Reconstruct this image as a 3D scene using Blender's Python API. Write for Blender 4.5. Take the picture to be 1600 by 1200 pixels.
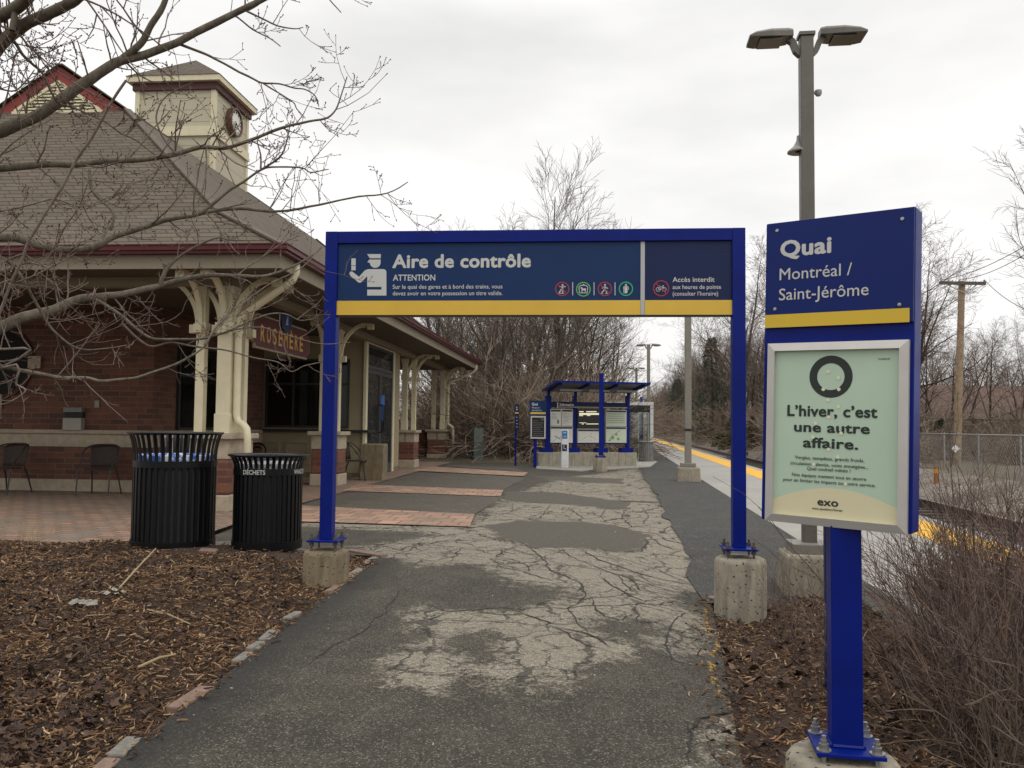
import bpy, bmesh, math, random
import numpy as np
from mathutils import Vector, Matrix, noise
for o in list(bpy.data.objects): bpy.data.objects.remove(o)
S = bpy.context.scene
COL = S.collection
R = math.radians

# ---------------------------------------------------------------- camera
EYE = Vector((0, 0, 1.25)); F = 1320.0
cam_d = bpy.data.cameras.new('camera'); cam = bpy.data.objects.new('camera', cam_d); COL.objects.link(cam)
cam_d.sensor_fit = 'HORIZONTAL'; cam_d.sensor_width = 36; cam_d.lens = 36 * F / 1600
cam_d.clip_start = 0.05; cam_d.clip_end = 3000
CM = Matrix.Rotation(R(90 + 2.845), 4, 'X') @ Matrix.Rotation(R(0.6), 4, 'Z')
cam.matrix_world = Matrix.Translation(EYE) @ CM
S.camera = cam

# ---------------------------------------------------------------- world: overcast sky
W = bpy.data.worlds.new('World'); S.world = W; W.use_nodes = True
wn = W.node_tree; wn.nodes.clear()
wo = wn.nodes.new('ShaderNodeOutputWorld'); bg = wn.nodes.new('ShaderNodeBackground')
sky = wn.nodes.new('ShaderNodeTexSky'); sky.sky_type = 'NISHITA'; sky.sun_disc = False
sky.sun_elevation = R(48); sky.sun_rotation = R(40)
tc = wn.nodes.new('ShaderNodeTexCoord'); mp = wn.nodes.new('ShaderNodeMapping'); mp.inputs['Scale'].default_value = (1, 1, 3.2)
nz = wn.nodes.new('ShaderNodeTexNoise'); nz.inputs['Scale'].default_value = 1.7; nz.inputs['Detail'].default_value = 5
cr = wn.nodes.new('ShaderNodeValToRGB')
cr.color_ramp.elements[0].position = .38; cr.color_ramp.elements[0].color = (7.15, 7.08, 6.98, 1)
cr.color_ramp.elements[1].position = .60; cr.color_ramp.elements[1].color = (9.2, 9.1, 8.96, 1)
mx = wn.nodes.new('ShaderNodeMix'); mx.data_type = 'RGBA'; mx.inputs[0].default_value = .97
wn.links.new(tc.outputs['Generated'], mp.inputs[0]); wn.links.new(mp.outputs[0], nz.inputs[0]); wn.links.new(nz.outputs[0], cr.inputs[0])
wn.links.new(sky.outputs[0], mx.inputs[6]); wn.links.new(cr.outputs[0], mx.inputs[7])
sz = wn.nodes.new('ShaderNodeSeparateXYZ'); mr = wn.nodes.new('ShaderNodeMapRange'); mr.inputs[1].default_value = .42; mr.inputs[2].default_value = .95; mr.inputs[3].default_value = 1; mr.inputs[4].default_value = 2.0   # an overcast sky is brightest overhead
vm = wn.nodes.new('ShaderNodeVectorMath'); vm.operation = 'SCALE'
wn.links.new(tc.outputs['Generated'], sz.inputs[0]); wn.links.new(sz.outputs[2], mr.inputs[0]); wn.links.new(mx.outputs[2], vm.inputs[0]); wn.links.new(mr.outputs[0], vm.inputs['Scale'])
wn.links.new(vm.outputs[0], bg.inputs[0]); bg.inputs[1].default_value = .1
wn.links.new(bg.outputs[0], wo.inputs[0])
sd = bpy.data.lights.new('sun', 'SUN'); sd.energy = .6; sd.angle = R(25); sd.color = (1, .96, .9)
sun = bpy.data.objects.new('sun', sd); COL.objects.link(sun); sun.rotation_euler = (R(42), 0, R(-40 + 180 - 100))
S.view_settings.view_transform = 'Standard'; S.view_settings.look = 'None'
S.view_settings.exposure = 0.19; S.view_settings.gamma = 1
S.render.resolution_x = 1024; S.render.resolution_y = 768
S.cycles.use_denoising = True; S.cycles.max_bounces = 6; S.cycles.transparent_max_bounces = 8

# ---------------------------------------------------------------- projection helpers (real positions from the survey of the picture)
def ray(px, py):
    return (CM.to_3x3() @ Vector(((px - 800) / F, -(py - 600) / F, -1)))
def P(px, py, Y):                       # point on the ray at depth Y
    d = ray(px, py); return EYE + d * (Y / d.y)
def sst(a, b, t):
    t = min(1, max(0, (t - a) / (b - a))); return t * t * (3 - 2 * t)
def surf(x, y):                         # height of the paved surface: falls gently to the lower right
    return -.19 * sst(.5, 1.9, x) * (1 - sst(6.6, 10.5, y)) - .07 * (1 - sst(2, 6, y)) * (1 - sst(.5, 1.9, x))
def G(px, py, dz=0):                    # point on the ground
    d = ray(px, py); z = 0.0; p = None
    for _ in range(12):
        t = (z + dz - EYE.z) / d.z; p = EYE + d * t; z = surf(p.x, p.y)
    return p
def on(M, px, py, y0=0):                # local (x, z) where the ray meets the local plane y = y0 of a thing
    I = M.inverted(); o = I @ EYE; d = I.to_3x3() @ ray(px, py); t = (y0 - o.y) / d.y; q = o + d * t
    return q.x, q.z
def onx(M, px, py, x0=0):               # local (y, z) on the local plane x = x0
    I = M.inverted(); o = I @ EYE; d = I.to_3x3() @ ray(px, py); t = (x0 - o.x) / d.x; q = o + d * t
    return q.y, q.z

# ---------------------------------------------------------------- materials
class NT:
    def __init__(s, name):
        s.m = bpy.data.materials.new(name); s.m.use_nodes = True; s.t = s.m.node_tree
        s.b = s.t.nodes['Principled BSDF']
    def n(s, typ, ins=None, **kw):
        nd = s.t.nodes.new('ShaderNode' + typ)
        for k, v in kw.items(): setattr(nd, k, v)
        for k, v in (ins or {}).items():
            if hasattr(v, 'links') or isinstance(v, bpy.types.NodeSocket): s.t.links.new(v, nd.inputs[k])
            else: nd.inputs[k].default_value = v
        return nd
    def set(s, k, v):
        if isinstance(v, bpy.types.NodeSocket): s.t.links.new(v, s.b.inputs[k])
        else: s.b.inputs[k].default_value = v
    def oc(s): return s.n('TexCoord').outputs['Object']
    def noise(s, vec, sc, det=4, rough=.55, dim='3D'):
        return s.n('TexNoise', {'Vector': vec, 'Scale': sc, 'Detail': det, 'Roughness': rough}).outputs['Fac']
    def mix(s, f, a, b, mode='MIX'):
        nd = s.n('Mix', {0: f}, data_type='RGBA', blend_type=mode)
        for i, v in ((6, a), (7, b)):
            if isinstance(v, bpy.types.NodeSocket): s.t.links.new(v, nd.inputs[i])
            else: nd.inputs[i].default_value = (*v, 1) if len(v) == 3 else v
        return nd.outputs[2]
    def math(s, op, a, b=0.0, c=None, clamp=False):
        d = {0: a, 1: b}
        if c is not None: d[2] = c
        return s.n('Math', d, operation=op, use_clamp=clamp).outputs[0]
    def ramp(s, f, *st):
        nd = s.n('ValToRGB', {0: f}); e = nd.color_ramp.elements
        while len(e) < len(st): e.new(.5)
        for k, (p, c) in enumerate(st):
            e[k].position = p; e[k].color = (*c, 1) if not isinstance(c, (int, float)) else (c, c, c, 1)
        return nd.outputs[0]
    def step(s, f, a, b):
        return s.n('MapRange', {'Value': f, 'From Min': a, 'From Max': b}, clamp=True).outputs[0]
    def bump(s, h, st=.3, dist=.01, prev=None):
        d = {'Height': h, 'Strength': st, 'Distance': dist}
        if prev is not None: d['Normal'] = prev
        o = s.n('Bump', d).outputs[0]; s.set('Normal', o); return o
    def attr(s, name): return s.n('Attribute', attribute_name=name).outputs['Fac']

def lin(r, g, b):
    f = lambda c: (c / 255 / 12.92) if c / 255 <= .04045 else ((c / 255 + .055) / 1.055) ** 2.4
    return (f(r), f(g), f(b))
def mat(name, col, rough=.6, metal=0, var=.12, sc=6, bump=0, bsc=80, spots=None, spec=.5, vcol=None):
    t = NT(name); v = t.oc()
    f = t.ramp(t.noise(v, sc, 6, .62), (.3, 0), (.7, 1))
    a = tuple(c * (1 - var) for c in col); b = tuple(min(1, c * (1 + var)) for c in col)
    c = t.mix(f, a, vcol or b)
    if spots:
        sp = t.ramp(t.noise(v, spots[0], 3, .7), (spots[1], 0), (spots[1] + .05, 1)); c = t.mix(sp, c, spots[2])
    t.set('Base Color', c); t.set('Metallic', metal); t.set('Specular IOR Level', spec)
    t.set('Roughness', t.n('MapRange', {'Value': t.noise(v, sc * 3), 'To Min': rough - .08, 'To Max': min(1, rough + .08)}).outputs[0])
    if bump: t.bump(t.noise(v, bsc, 5, .65), bump, .01)
    return t.m
def flat(name, col, rough=.5, spec=.4): return mat(name, col, rough, 0, .05, 3, spec=spec)

BLUE = mat('blue_paint', (.0007, .0098, .160), .42, var=.18, sc=4, bump=.03, bsc=260, spec=.18, spots=(55, .735, (.03, .05, .16)))
BLUEP = mat('blue_panel', (.004, .026, .098), .45, var=.08, sc=2, spec=.25)
BLUED = mat('dark_blue_panel', (.006, .015, .068), .45, var=.08, sc=2, spec=.25)
BLUEQ = mat('blue_plate', (.0022, .0135, .125), .42, var=.1, sc=3, spec=.22)
YEL = mat('yellow_vinyl', (.66, .42, .045), .45, var=.06, sc=3)
YELQ = mat('yellow_vinyl_fresh', (.64, .43, .025), .45, var=.05, sc=3)
WHITE = flat('white_vinyl', (.52, .52, .5), .5)
RED = flat('red_vinyl', (.36, .035, .03), .5); GREEN = flat('green_vinyl', (.12, .42, .09), .5); GREENB = flat('bright_green_vinyl', (.03, .42, .14), .5)
GREYV = flat('grey_vinyl', (.42, .42, .43), .5)
STEEL = mat('galvanised_steel', (.35, .35, .34), .38, .8, .2, 40)
BOLT = mat('bolt_steel', (.12, .105, .09), .5, .6, .3, 60)
ALU = mat('aluminium_frame', (.52, .5, .47), .36, .35, .06, 8)
BLACK = mat('black_metal', (.0045, .005, .006), .36, .1, .25, 12, .04, 220, spec=.3, spots=(90, .72, (.05, .05, .05)))
BLACKM = mat('black_matte', (.012, .012, .012), .7)
CONC = None
def concrete(name, col, pits=1.0):
    t = NT(name); v = t.oc()
    st = t.n('Mapping', {'Vector': v, 'Scale': (9, 9, 1.1)}).outputs[0]
    c = t.mix(t.ramp(t.noise(v, 5, 6, .65), (.3, 0), (.72, 1)), tuple(x * .72 for x in col), tuple(x * 1.15 for x in col))
    c = t.mix(t.ramp(t.noise(st, 2.0, 4), (.46, 0), (.70, .7)), c, tuple(x * .40 for x in col))
    vo = t.n('TexVoronoi', {'Vector': v, 'Scale': 34}).outputs['Distance']
    vn = t.noise(v, 21, 2)
    pit = t.math('MULTIPLY', t.step(vo, .30, .16), t.step(vn, .48, .54))
    c = t.mix(t.math('MULTIPLY', pit, pits), c, (.022, .02, .017))
    t.set('Base Color', c); t.set('Roughness', .9)
    b = t.bump(t.noise(v, 130, 5, .7), .35, .006)
    t.bump(t.math('SUBTRACT', 1, pit), .8, .008, b)
    return t.m
CONC = concrete('cast_concrete', (.30, .265, .20))
CONCD = concrete('old_concrete', (.21, .165, .10), .7)
CONCS = concrete('smooth_concrete', (.34, .32, .28), .3)
CREAM = mat('cream_paint', (.62, .56, .385), .55, var=.07, sc=5, bump=.04, bsc=60)
OLIVE = mat('olive_panel', (.30, .255, .155), .6, var=.08, sc=4)
MAROON = mat('maroon_metal', (.085, .010, .012), .4, 0, .14, 5, spec=.3)
REDB = mat('red_board', (.22, .028, .022), .6, var=.12, sc=6)
STONE = mat('cast_stone', (.36, .30, .22), .85, var=.18, sc=9, bump=.25, bsc=120)
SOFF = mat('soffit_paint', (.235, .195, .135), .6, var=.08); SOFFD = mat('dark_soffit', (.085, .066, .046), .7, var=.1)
GREYP = mat('grey_pole_paint', (.115, .105, .09), .45, .2, .1, 10)
GREYP2 = mat('pale_grey_pole_paint', (.21, .195, .165), .45, .2, .1, 10)
DFRAME = mat('dark_frame', (.022, .022, .02), .4)
def glass(name, col, rough=.04):
    t = NT(name); v = t.oc()
    t.set('Base Color', t.mix(t.noise(v, 1.3, 3), tuple(c * .4 for c in col), tuple(c * 1.8 for c in col)))
    t.set('Roughness', rough); t.set('Specular IOR Level', .28)
    return t.m
GLASS = glass('dark_window_glass', (.009, .009, .007))
def clear_glass():
    t = NT('clear_glass'); tr = t.n('BsdfTransparent', {0: (.86, .92, .90, 1)}); gl = t.n('BsdfGlossy', {'Roughness': .03})
    ms = t.n('MixShader', {0: .1, 1: tr.outputs[0], 2: gl.outputs[0]})
    t.t.links.new(ms.outputs[0], t.t.nodes['Material Output'].inputs[0]); return t.m
CGLASS = clear_glass()
def brickmat(name, bw, bh, c1, c2, mortar, ms=.012, rough=.85, mode='wall', bump=.5, rotz=0, offset=.5, grime=.35, shear=0, dirt=None):
    t = NT(name); tcn = t.n('TexCoord'); v = tcn.outputs['Object']
    if mode == 'wall':
        nx = t.n('SeparateXYZ', {0: tcn.outputs['Normal']}); p = t.n('SeparateXYZ', {0: v})
        sel = t.math('GREATER_THAN', t.math('ABSOLUTE', nx.outputs[0]), t.math('ABSOLUTE', nx.outputs[1]))
        x = t.n('Mix', {0: sel, 2: p.outputs[0], 3: p.outputs[1]}, data_type='FLOAT').outputs[0]
        if shear: x = t.math('MULTIPLY_ADD', p.outputs[2], shear, x)
        vec = t.n('CombineXYZ', {0: x, 1: p.outputs[2], 2: 0.0}).outputs[0]
    else:
        vec = t.n('Mapping', {'Vector': v, 'Rotation': (0, 0, rotz)}).outputs[0]
        wob = t.n('TexNoise', {'Vector': v, 'Scale': 2.5}).outputs['Color']
        vec = t.n('VectorMath', {0: vec, 1: t.n('VectorMath', {0: wob, 1: (.05, .05, 0)}, operation='MULTIPLY').outputs[0]}, operation='ADD').outputs[0]
    br = t.n('TexBrick', {'Vector': vec, 'Color1': (*c1, 1), 'Color2': (*c2, 1), 'Mortar': (*mortar, 1), 'Scale': 1.0,
                          'Mortar Size': ms, 'Mortar Smooth': .15, 'Bias': 0.0, 'Brick Width': bw, 'Row Height': bh}, offset=offset)
    n1 = t.noise(v, 2.2, 5, .6); n2 = t.noise(v, 55, 4, .7)
    c = t.mix(t.math('MULTIPLY', t.ramp(n1, (.35, 0), (.7, 1)), grime), br.outputs[0], tuple(x * .45 for x in c1))
    c = t.mix(t.step(n2, .3, .75), t.mix(.35, c, (0, 0, 0)), c)
    if dirt: c = t.mix(t.step(t.math('ADD', t.math('MULTIPLY', n1, .6), t.math('MULTIPLY', n2, .4)), .46, .66), c, dirt)
    t.set('Base Color', c); t.set('Roughness', rough)
    b = t.bump(t.math('SUBTRACT', 1, br.outputs['Fac']), bump, .012)
    t.bump(n2, .2, .006, b)
    return t.m
BRICK = brickmat('wall_brick', .33, .1, (.215, .084, .052), (.098, .043, .031), (.17, .125, .092), .010, grime=.4)
BRICKP = brickmat('pier_brick', .31, .1, (.27, .092, .050), (.125, .042, .028), (.16, .115, .085), .012)
SHING = brickmat('roof_shingle', .31, .088, (.160, .122, .084), (.118, .091, .064), (.045, .036, .028), .0105, .95, 'wall', .5, offset=.37, grime=.3, shear=1.3)
PAVER = brickmat('plaza_paver', .22, .16, (.40, .24, .15), (.24, .15, .105), (.055, .04, .03), .013, .9, 'floor', .3, R(5.1), grime=.5, dirt=(.17, .15, .125))
PAVER2 = brickmat('strip_paver', .26, .36, (.50, .305, .205), (.34, .195, .13), (.10, .078, .06), .010, .9, 'floor', .35, R(5.1), grime=.15, dirt=(.17, .14, .105))

# ---------------------------------------------------------------- mesh builder
class MB:
    def __init__(s): s.v = []; s.f = []; s.mi = []; s.k = 0
    def add(s, vs, fs):
        o = len(s.v); s.v.extend([tuple(q) for q in vs]); s.f.extend([[i + o for i in f] for f in fs]); s.mi.extend([s.k] * len(fs))
        return s
    def box(s, a, b, M=None):
        x0, y0, z0 = a; x1, y1, z1 = b
        vs = [Vector(q) for q in ((x0, y0, z0), (x1, y0, z0), (x1, y1, z0), (x0, y1, z0), (x0, y0, z1), (x1, y0, z1), (x1, y1, z1), (x0, y1, z1))]
        if M is not None: vs = [M @ q for q in vs]
        return s.add(vs, [(3, 2, 1, 0), (4, 5, 6, 7), (0, 1, 5, 4), (1, 2, 6, 5), (2, 3, 7, 6), (3, 0, 4, 7)])
    def cbox(s, c, d, M=None):
        return s.box([c[i] - d[i] / 2 for i in range(3)], [c[i] + d[i] / 2 for i in range(3)], M)
    def quad(s, *p): return s.add(p, [tuple(range(len(p)))])
    def lathe(s, prof, n=32, c=(0, 0, 0), sx=1, sy=1, cap0=False, cap1=False):
        vs = []; fs = []
        for r, z in prof:
            for k in range(n):
                a = 2 * math.pi * k / n; vs.append((c[0] + r * sx * math.cos(a), c[1] + r * sy * math.sin(a), c[2] + z))
        for i in range(len(prof) - 1):
            for k in range(n):
                k2 = (k + 1) % n; fs.append((i * n + k, i * n + k2, (i + 1) * n + k2, (i + 1) * n + k))
        if cap0: fs.append(tuple(range(n - 1, -1, -1)))
        if cap1: fs.append(tuple((len(prof) - 1) * n + k for k in range(n)))
        return s.add(vs, fs)
    def tube(s, pts, rad, n=6, cap=True):
        pts = [Vector(p) for p in pts]
        if isinstance(rad, (int, float)): rad = [rad] * len(pts)
        vs = []; fs = []; up = None
        for i, p in enumerate(pts):
            d = (pts[min(i + 1, len(pts) - 1)] - pts[max(i - 1, 0)])
            d = d.normalized() if d.length > 1e-9 else Vector((0, 0, 1))
            if up is None: up = d.orthogonal().normalized()
            else:
                up = up - d * up.dot(d); up = up.normalized() if up.length > 1e-6 else d.orthogonal().normalized()
            w = d.cross(up)
            for k in range(n):
                a = 2 * math.pi * k / n; vs.append(p + (up * math.cos(a) + w * math.sin(a)) * rad[i])
        for i in range(len(pts) - 1):
            for k in range(n):
                k2 = (k + 1) % n; fs.append((i * n + k, i * n + k2, (i + 1) * n + k2, (i + 1) * n + k))
        if cap: fs.append(tuple(range(n - 1, -1, -1))); fs.append(tuple((len(pts) - 1) * n + k for k in range(n)))
        return s.add(vs, fs)
    def bar(s, a, b, w, h=None, up=(0, 0, 1)):      # rectangular bar between two points
        a = Vector(a); b = Vector(b); h = h or w; d = (b - a).normalized(); u = Vector(up)
        x = d.cross(u); x = x.normalized() if x.length > 1e-5 else d.orthogonal().normalized(); y = x.cross(d)
        vs = [q + x * sx * w / 2 + y * sy * h / 2 for q in (a, b) for sx, sy in ((-1, -1), (1, -1), (1, 1), (-1, 1))]
        return s.add(vs, [(3, 2, 1, 0), (4, 5, 6, 7), (0, 1, 5, 4), (1, 2, 6, 5), (2, 3, 7, 6), (3, 0, 4, 7)])
    def strip(s, pts, w, h, side):                  # rectangular section swept along a planar path
        side = Vector(side).normalized(); pts = [Vector(p) for p in pts]; vs = []; fs = []
        for i, p in enumerate(pts):
            d = (pts[min(i + 1, len(pts) - 1)] - pts[max(i - 1, 0)]).normalized(); nn = d.cross(side)
            for a, b in ((-1, -1), (1, -1), (1, 1), (-1, 1)): vs.append(p + side * a * w / 2 + nn * b * h / 2)
        for i in range(len(pts) - 1):
            for k in range(4):
                k2 = (k + 1) % 4; fs.append((i * 4 + k, i * 4 + k2, (i + 1) * 4 + k2, (i + 1) * 4 + k))
        m = (len(pts) - 1) * 4; fs += [(3, 2, 1, 0), (m, m + 1, m + 2, m + 3)]
        return s.add(vs, fs)
    def prism(s, poly, y0, y1):                     # polygon in xz extruded along y
        n = len(poly); vs = [(x, y0, z) for x, z in poly] + [(x, y1, z) for x, z in poly]
        fs = [tuple(range(n)), tuple(range(2 * n - 1, n - 1, -1))] + [(i, i + n, (i + 1) % n + n, (i + 1) % n) for i in range(n)]
        return s.add(vs, fs)
    def slab(s, poly, z0, z1):                      # polygon in xy extruded along z
        n = len(poly); vs = [(x, y, z0) for x, y in poly] + [(x, y, z1) for x, y in poly]
        fs = [tuple(range(n - 1, -1, -1)), tuple(range(n, 2 * n))] + [(i, (i + 1) % n, (i + 1) % n + n, i + n) for i in range(n)]
        return s.add(vs, fs)
    def build(s, name, m, parent=None, smooth=False, bevel=0, fix=True):
        me = bpy.data.meshes.new(name); me.from_pydata(s.v, [], s.f)
        for q in (m if isinstance(m, (list, tuple)) else [m]): me.materials.append(q)
        if any(s.mi): me.polygons.foreach_set('material_index', s.mi)
        if fix and len(s.f) < 6000:
            bm = bmesh.new(); bm.from_mesh(me); bmesh.ops.recalc_face_normals(bm, faces=bm.faces); bm.to_mesh(me); bm.free()
        if smooth: me.polygons.foreach_set('use_smooth', [True] * len(me.polygons))
        me.update()
        o = bpy.data.objects.new(name, me); COL.objects.link(o)
        if parent is not None: o.parent = parent
        if bevel:
            b = o.modifiers.new('bevel', 'BEVEL'); b.width = bevel; b.segments = 2; b.limit_method = 'ANGLE'; b.angle_limit = R(40)
        if smooth == 'auto':
            me.polygons.foreach_set('use_smooth', [True] * len(me.polygons))
            try: me.set_sharp_from_angle(angle=R(40))
            except Exception: pass
        return o
def tag(o, label=None, cat=None, group=None, kind=None):
    if label: o['label'] = label
    if cat: o['category'] = cat
    if group: o['group'] = group
    if kind: o['kind'] = kind
    return o
def thing(name, label, cat, loc=(0, 0, 0), rz=0, group=None, lean=0):
    o = bpy.data.objects.new(name, None); COL.objects.link(o); o.empty_display_size = .2
    M = Matrix.Translation(Vector(loc)) @ Matrix.Rotation(rz, 4, 'Z') @ Matrix.Rotation(lean, 4, 'Y')
    o.location = loc; o.rotation_euler = M.to_euler(); o.matrix_world = M
    tag(o, label, cat, group); return o, M
def kids(o): return [c for c in bpy.data.objects if c.parent is o]
def copy_tree(o, parent=None, km=None):
    km = km or {}
    c = o.copy(); COL.objects.link(c)
    if parent is not None: c.parent = parent
    for ch in kids(o): copy_tree(ch, c)
    return c
def struct(o): o['kind'] = 'structure'; return o

# flat graphics on a plane of a thing: everything given in picture measurements
def text_mesh(s, space=1.0):
    cu = bpy.data.curves.new('letter', 'FONT'); cu.body = s; cu.size = 1; cu.resolution_u = 3; cu.space_character = space
    ob = bpy.data.objects.new('tmp', cu); COL.objects.link(ob)
    me = bpy.data.meshes.new_from_object(ob.evaluated_get(bpy.context.evaluated_depsgraph_get())); bpy.data.objects.remove(ob)
    co = np.empty(len(me.vertices) * 3); me.vertices.foreach_get('co', co)
    return co.reshape(-1, 3), [list(p.vertices) for p in me.polygons]
def embolden(co, fs, b):                # several strikes of the same letters, a hair apart
    offs = [(0, 0)] if b <= 0 else ([(b * math.cos(2 * math.pi * k / 8), b * math.sin(2 * math.pi * k / 8)) for k in range(8)] + [(0, 0)])
    vs = []; ff = []; n = len(co)
    for k, (dx, dz) in enumerate(offs):
        vs.append(np.column_stack([co[:, 0] + dx, np.full(n, -k * .00006), co[:, 1] + dz])); ff += [[i + k * n for i in f] for f in fs]
    return np.vstack(vs), ff
def text(parent, M, s, x0, x1, yb, cap, y0, m, bold=0, name='lettering', plane=on):
    co, fs = text_mesh(s, 1.0 + bold * 1.2); co, fs = embolden(co, fs, bold)
    a = plane(M, x0, yb, y0); b = plane(M, x1, yb, y0); c = plane(M, x0, yb - cap, y0)
    xmin, xmax = co[:, 0].min(), co[:, 0].max()
    sx = (b[0] - a[0]) / (xmax - xmin); sz = (c[1] - a[1]) / (.72 + 2 * bold)
    u = a[0] + (co[:, 0] - xmin) * sx; w = a[1] + (co[:, 2] + bold) * sz; d = y0 + co[:, 1]
    mb = MB(); mb.v = [tuple(q) for q in (np.column_stack([u, d, w]))]; mb.f = fs; mb.mi = [0] * len(fs)
    return mb.build(name, m, parent, fix=False)
def decal(parent, M, polys, y0, m, name='graphic', plane=on):
    mb = MB()
    for q in polys:
        pp = [plane(M, x, y, y0) for x, y in q]
        mb.quad(*[(a, y0, b) if plane is on else (y0, a, b) for a, b in pp])
    return mb.build(name, m, parent, fix=False)
def rect(x0, y0, x1, y1): return [(x0, y0), (x1, y0), (x1, y1), (x0, y1)]
def circ(cx, cy, r, n=28, ry=None): return [(cx + r * math.cos(2 * math.pi * k / n), cy + (ry or r) * math.sin(2 * math.pi * k / n)) for k in range(n)]
def ringp(cx, cy, r0, r1, n=32, a0=0, a1=360):
    out = []
    for k in range(n):
        a = R(a0 + (a1 - a0) * k / n); b = R(a0 + (a1 - a0) * (k + 1) / n)
        out.append([(cx + r0 * math.cos(a), cy + r0 * math.sin(a)), (cx + r1 * math.cos(a), cy + r1 * math.sin(a)), (cx + r1 * math.cos(b), cy + r1 * math.sin(b)), (cx + r0 * math.cos(b), cy + r0 * math.sin(b))])
    return out
def lines(pts, w):                      # polyline as quads, picture units
    out = []
    for (a, b), (c, d) in zip(pts, pts[1:]):
        l = math.hypot(c - a, d - b) or 1; nx, ny = -(d - b) / l * w / 2, (c - a) / l * w / 2
        out.append([(a + nx, b + ny), (c + nx, d + ny), (c - nx, d - ny), (a - nx, b - ny)])
    return out
# ================================================================ SETTING
DIRB = .09          # the building, gantry and brick strips run along (DIRB, 1)
DIRP = .125         # the platform and the track run along (DIRP, 1)
RB = -math.atan(DIRB); RP = -math.atan(DIRP)
def pt(p, y): return p + DIRP * y
XLP = [(2.0, G(150, 1225).x - .55), (G(225, 1150).y, G(225, 1150).x), (G(330, 1075).y, G(330, 1075).x), (G(437, 985).y, G(437, 985).x),
       (G(520, 925).y, G(520, 925).x), (G(592, 869).y, G(592, 869).x), (G(592, 869).y + .06, -1.75), (8.45, -1.95), (8.5, -3.3), (13.0, -3.28), (36, -1.35)]
XLP[0] = (1.2, XLP[1][1] - (XLP[3][1] - XLP[1][1]) / (XLP[3][0] - XLP[1][0]) * (XLP[1][0] - 1.2))
XRP = [(1.2, .95), (G(1160, 1195).y, G(1160, 1195).x), (G(1140, 1090).y, G(1140, 1090).x), (G(1128, 1020).y, G(1128, 1020).x), (G(1110, 935).y, G(1110, 935).x), (G(1110, 935).y + .3, pt(.78, G(1110, 935).y + .3)), (40, pt(.78, 40))]
def interp(tab, y): return float(np.interp(y, [a for a, b in tab], [b for a, b in tab]))
def XL(y): return interp(XLP, y)
def XR(y): return interp(XRP, y)
def inpoly(x, y, poly):
    c = False; n = len(poly); j = n - 1
    for i in range(n):
        if (poly[i][1] > y) != (poly[j][1] > y) and x < (poly[j][0] - poly[i][0]) * (y - poly[i][1]) / (poly[j][1] - poly[i][1]) + poly[i][0]: c = not c
        j = i
    return c
def gp(poly): return [(G(x, y).x, G(x, y).y) for x, y in poly]
def sdist(x, y, poly):                  # signed distance to a polygon, positive inside
    d = 1e9; n = len(poly)
    for i in range(n):
        ax, ay = poly[i]; bx, by = poly[(i + 1) % n]; vx, vy = bx - ax, by - ay
        t = max(0, min(1, ((x - ax) * vx + (y - ay) * vy) / (vx * vx + vy * vy + 1e-12)))
        d = min(d, math.hypot(x - ax - t * vx, y - ay - t * vy))
    return d if inpoly(x, y, poly) else -d

# --- base ground, one sheet to the horizon, with the lower track bed and the rise beyond it
def gz(x, y):
    p = x - DIRP * y
    z = surf(x, y) - .06
    if p > 4.2:
        z = -.5
        if p > 7.4: z = -.5 + .42 * sst(7.4, 10.5, p) + .1 * noise.noise((x * .3, y * .3, 0)) * sst(8, 11, p)
    if p < -2.6 and y > 27: z += .35 * sst(27, 33, y) * sst(-2.6, -4.5, p) * (0 if p > -2.6 else 1)
    return z
xs = [-900, -500, -250, -120, -60, -30] + list(np.arange(-16, 30, .4)) + [32, 36, 42, 50, 62, 80, 120, 250, 500, 900]
ys = [-60, -30, -12, -5] + list(np.arange(0, 40, .4)) + list(np.arange(40, 110, 2)) + [115, 125, 140, 170, 220, 300, 500, 900, 1600]
mb = MB(); mb.v = [(x, y, gz(x, y)) for y in ys for x in xs]; nx = len(xs)
mb.f = [(j * nx + i, j * nx + i + 1, (j + 1) * nx + i + 1, (j + 1) * nx + i) for j in range(len(ys) - 1) for i in range(nx - 1)]; mb.mi = [0] * len(mb.f)
t = NT('ground_soil'); v = t.oc()
n1 = t.noise(v, .9, 6, .65); n2 = t.noise(v, 24, 6, .75)
c = t.mix(t.ramp(n1, (.4, 0), (.62, 1)), (.098, .074, .050), (.064, .058, .030))
c = t.mix(t.ramp(n2, (.42, 0), (.66, 1)), c, (.17, .135, .095)); t.set('Base Color', c); t.set('Roughness', .95); t.bump(n2, .8, .05)
struct(mb.build('ground', t.m, fix=False))

# --- asphalt path
def cq(pts): return [(469 + a / 2.225, 703 + b / 2.225) for a, b in pts]
LIGHT = gp(cq([(180, 335), (330, 320), (520, 300), (600, 250), (700, 185), (780, 140), (900, 100), (1170, 65), (1300, 220), (1420, 380), (1430, 470), (1290, 530), (1400, 590), (1420, 680), (1300, 725), (1190, 655), (1130, 735), (960, 740), (860, 800), (700, 825), (580, 790), (490, 850), (390, 840), (270, 800), (300, 720), (360, 685), (420, 690), (480, 640), (400, 610), (370, 560), (430, 540), (560, 560), (740, 550), (800, 530), (740, 510), (760, 470), (690, 430), (600, 395), (420, 405), (280, 375)]))
LIGHT3 = gp([(455, 812), (735, 822), (742, 804), (775, 808), (738, 838), (690, 837), (600, 829), (455, 823)]); LIGHT4 = gp([(560, 774), (785, 778), (792, 768), (805, 774), (790, 786), (700, 782)])
LIGHT2 = gp([(1085, 1160), (1120, 1145), (1135, 1180), (1120, 1230), (1090, 1230), (1080, 1190)])
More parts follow.
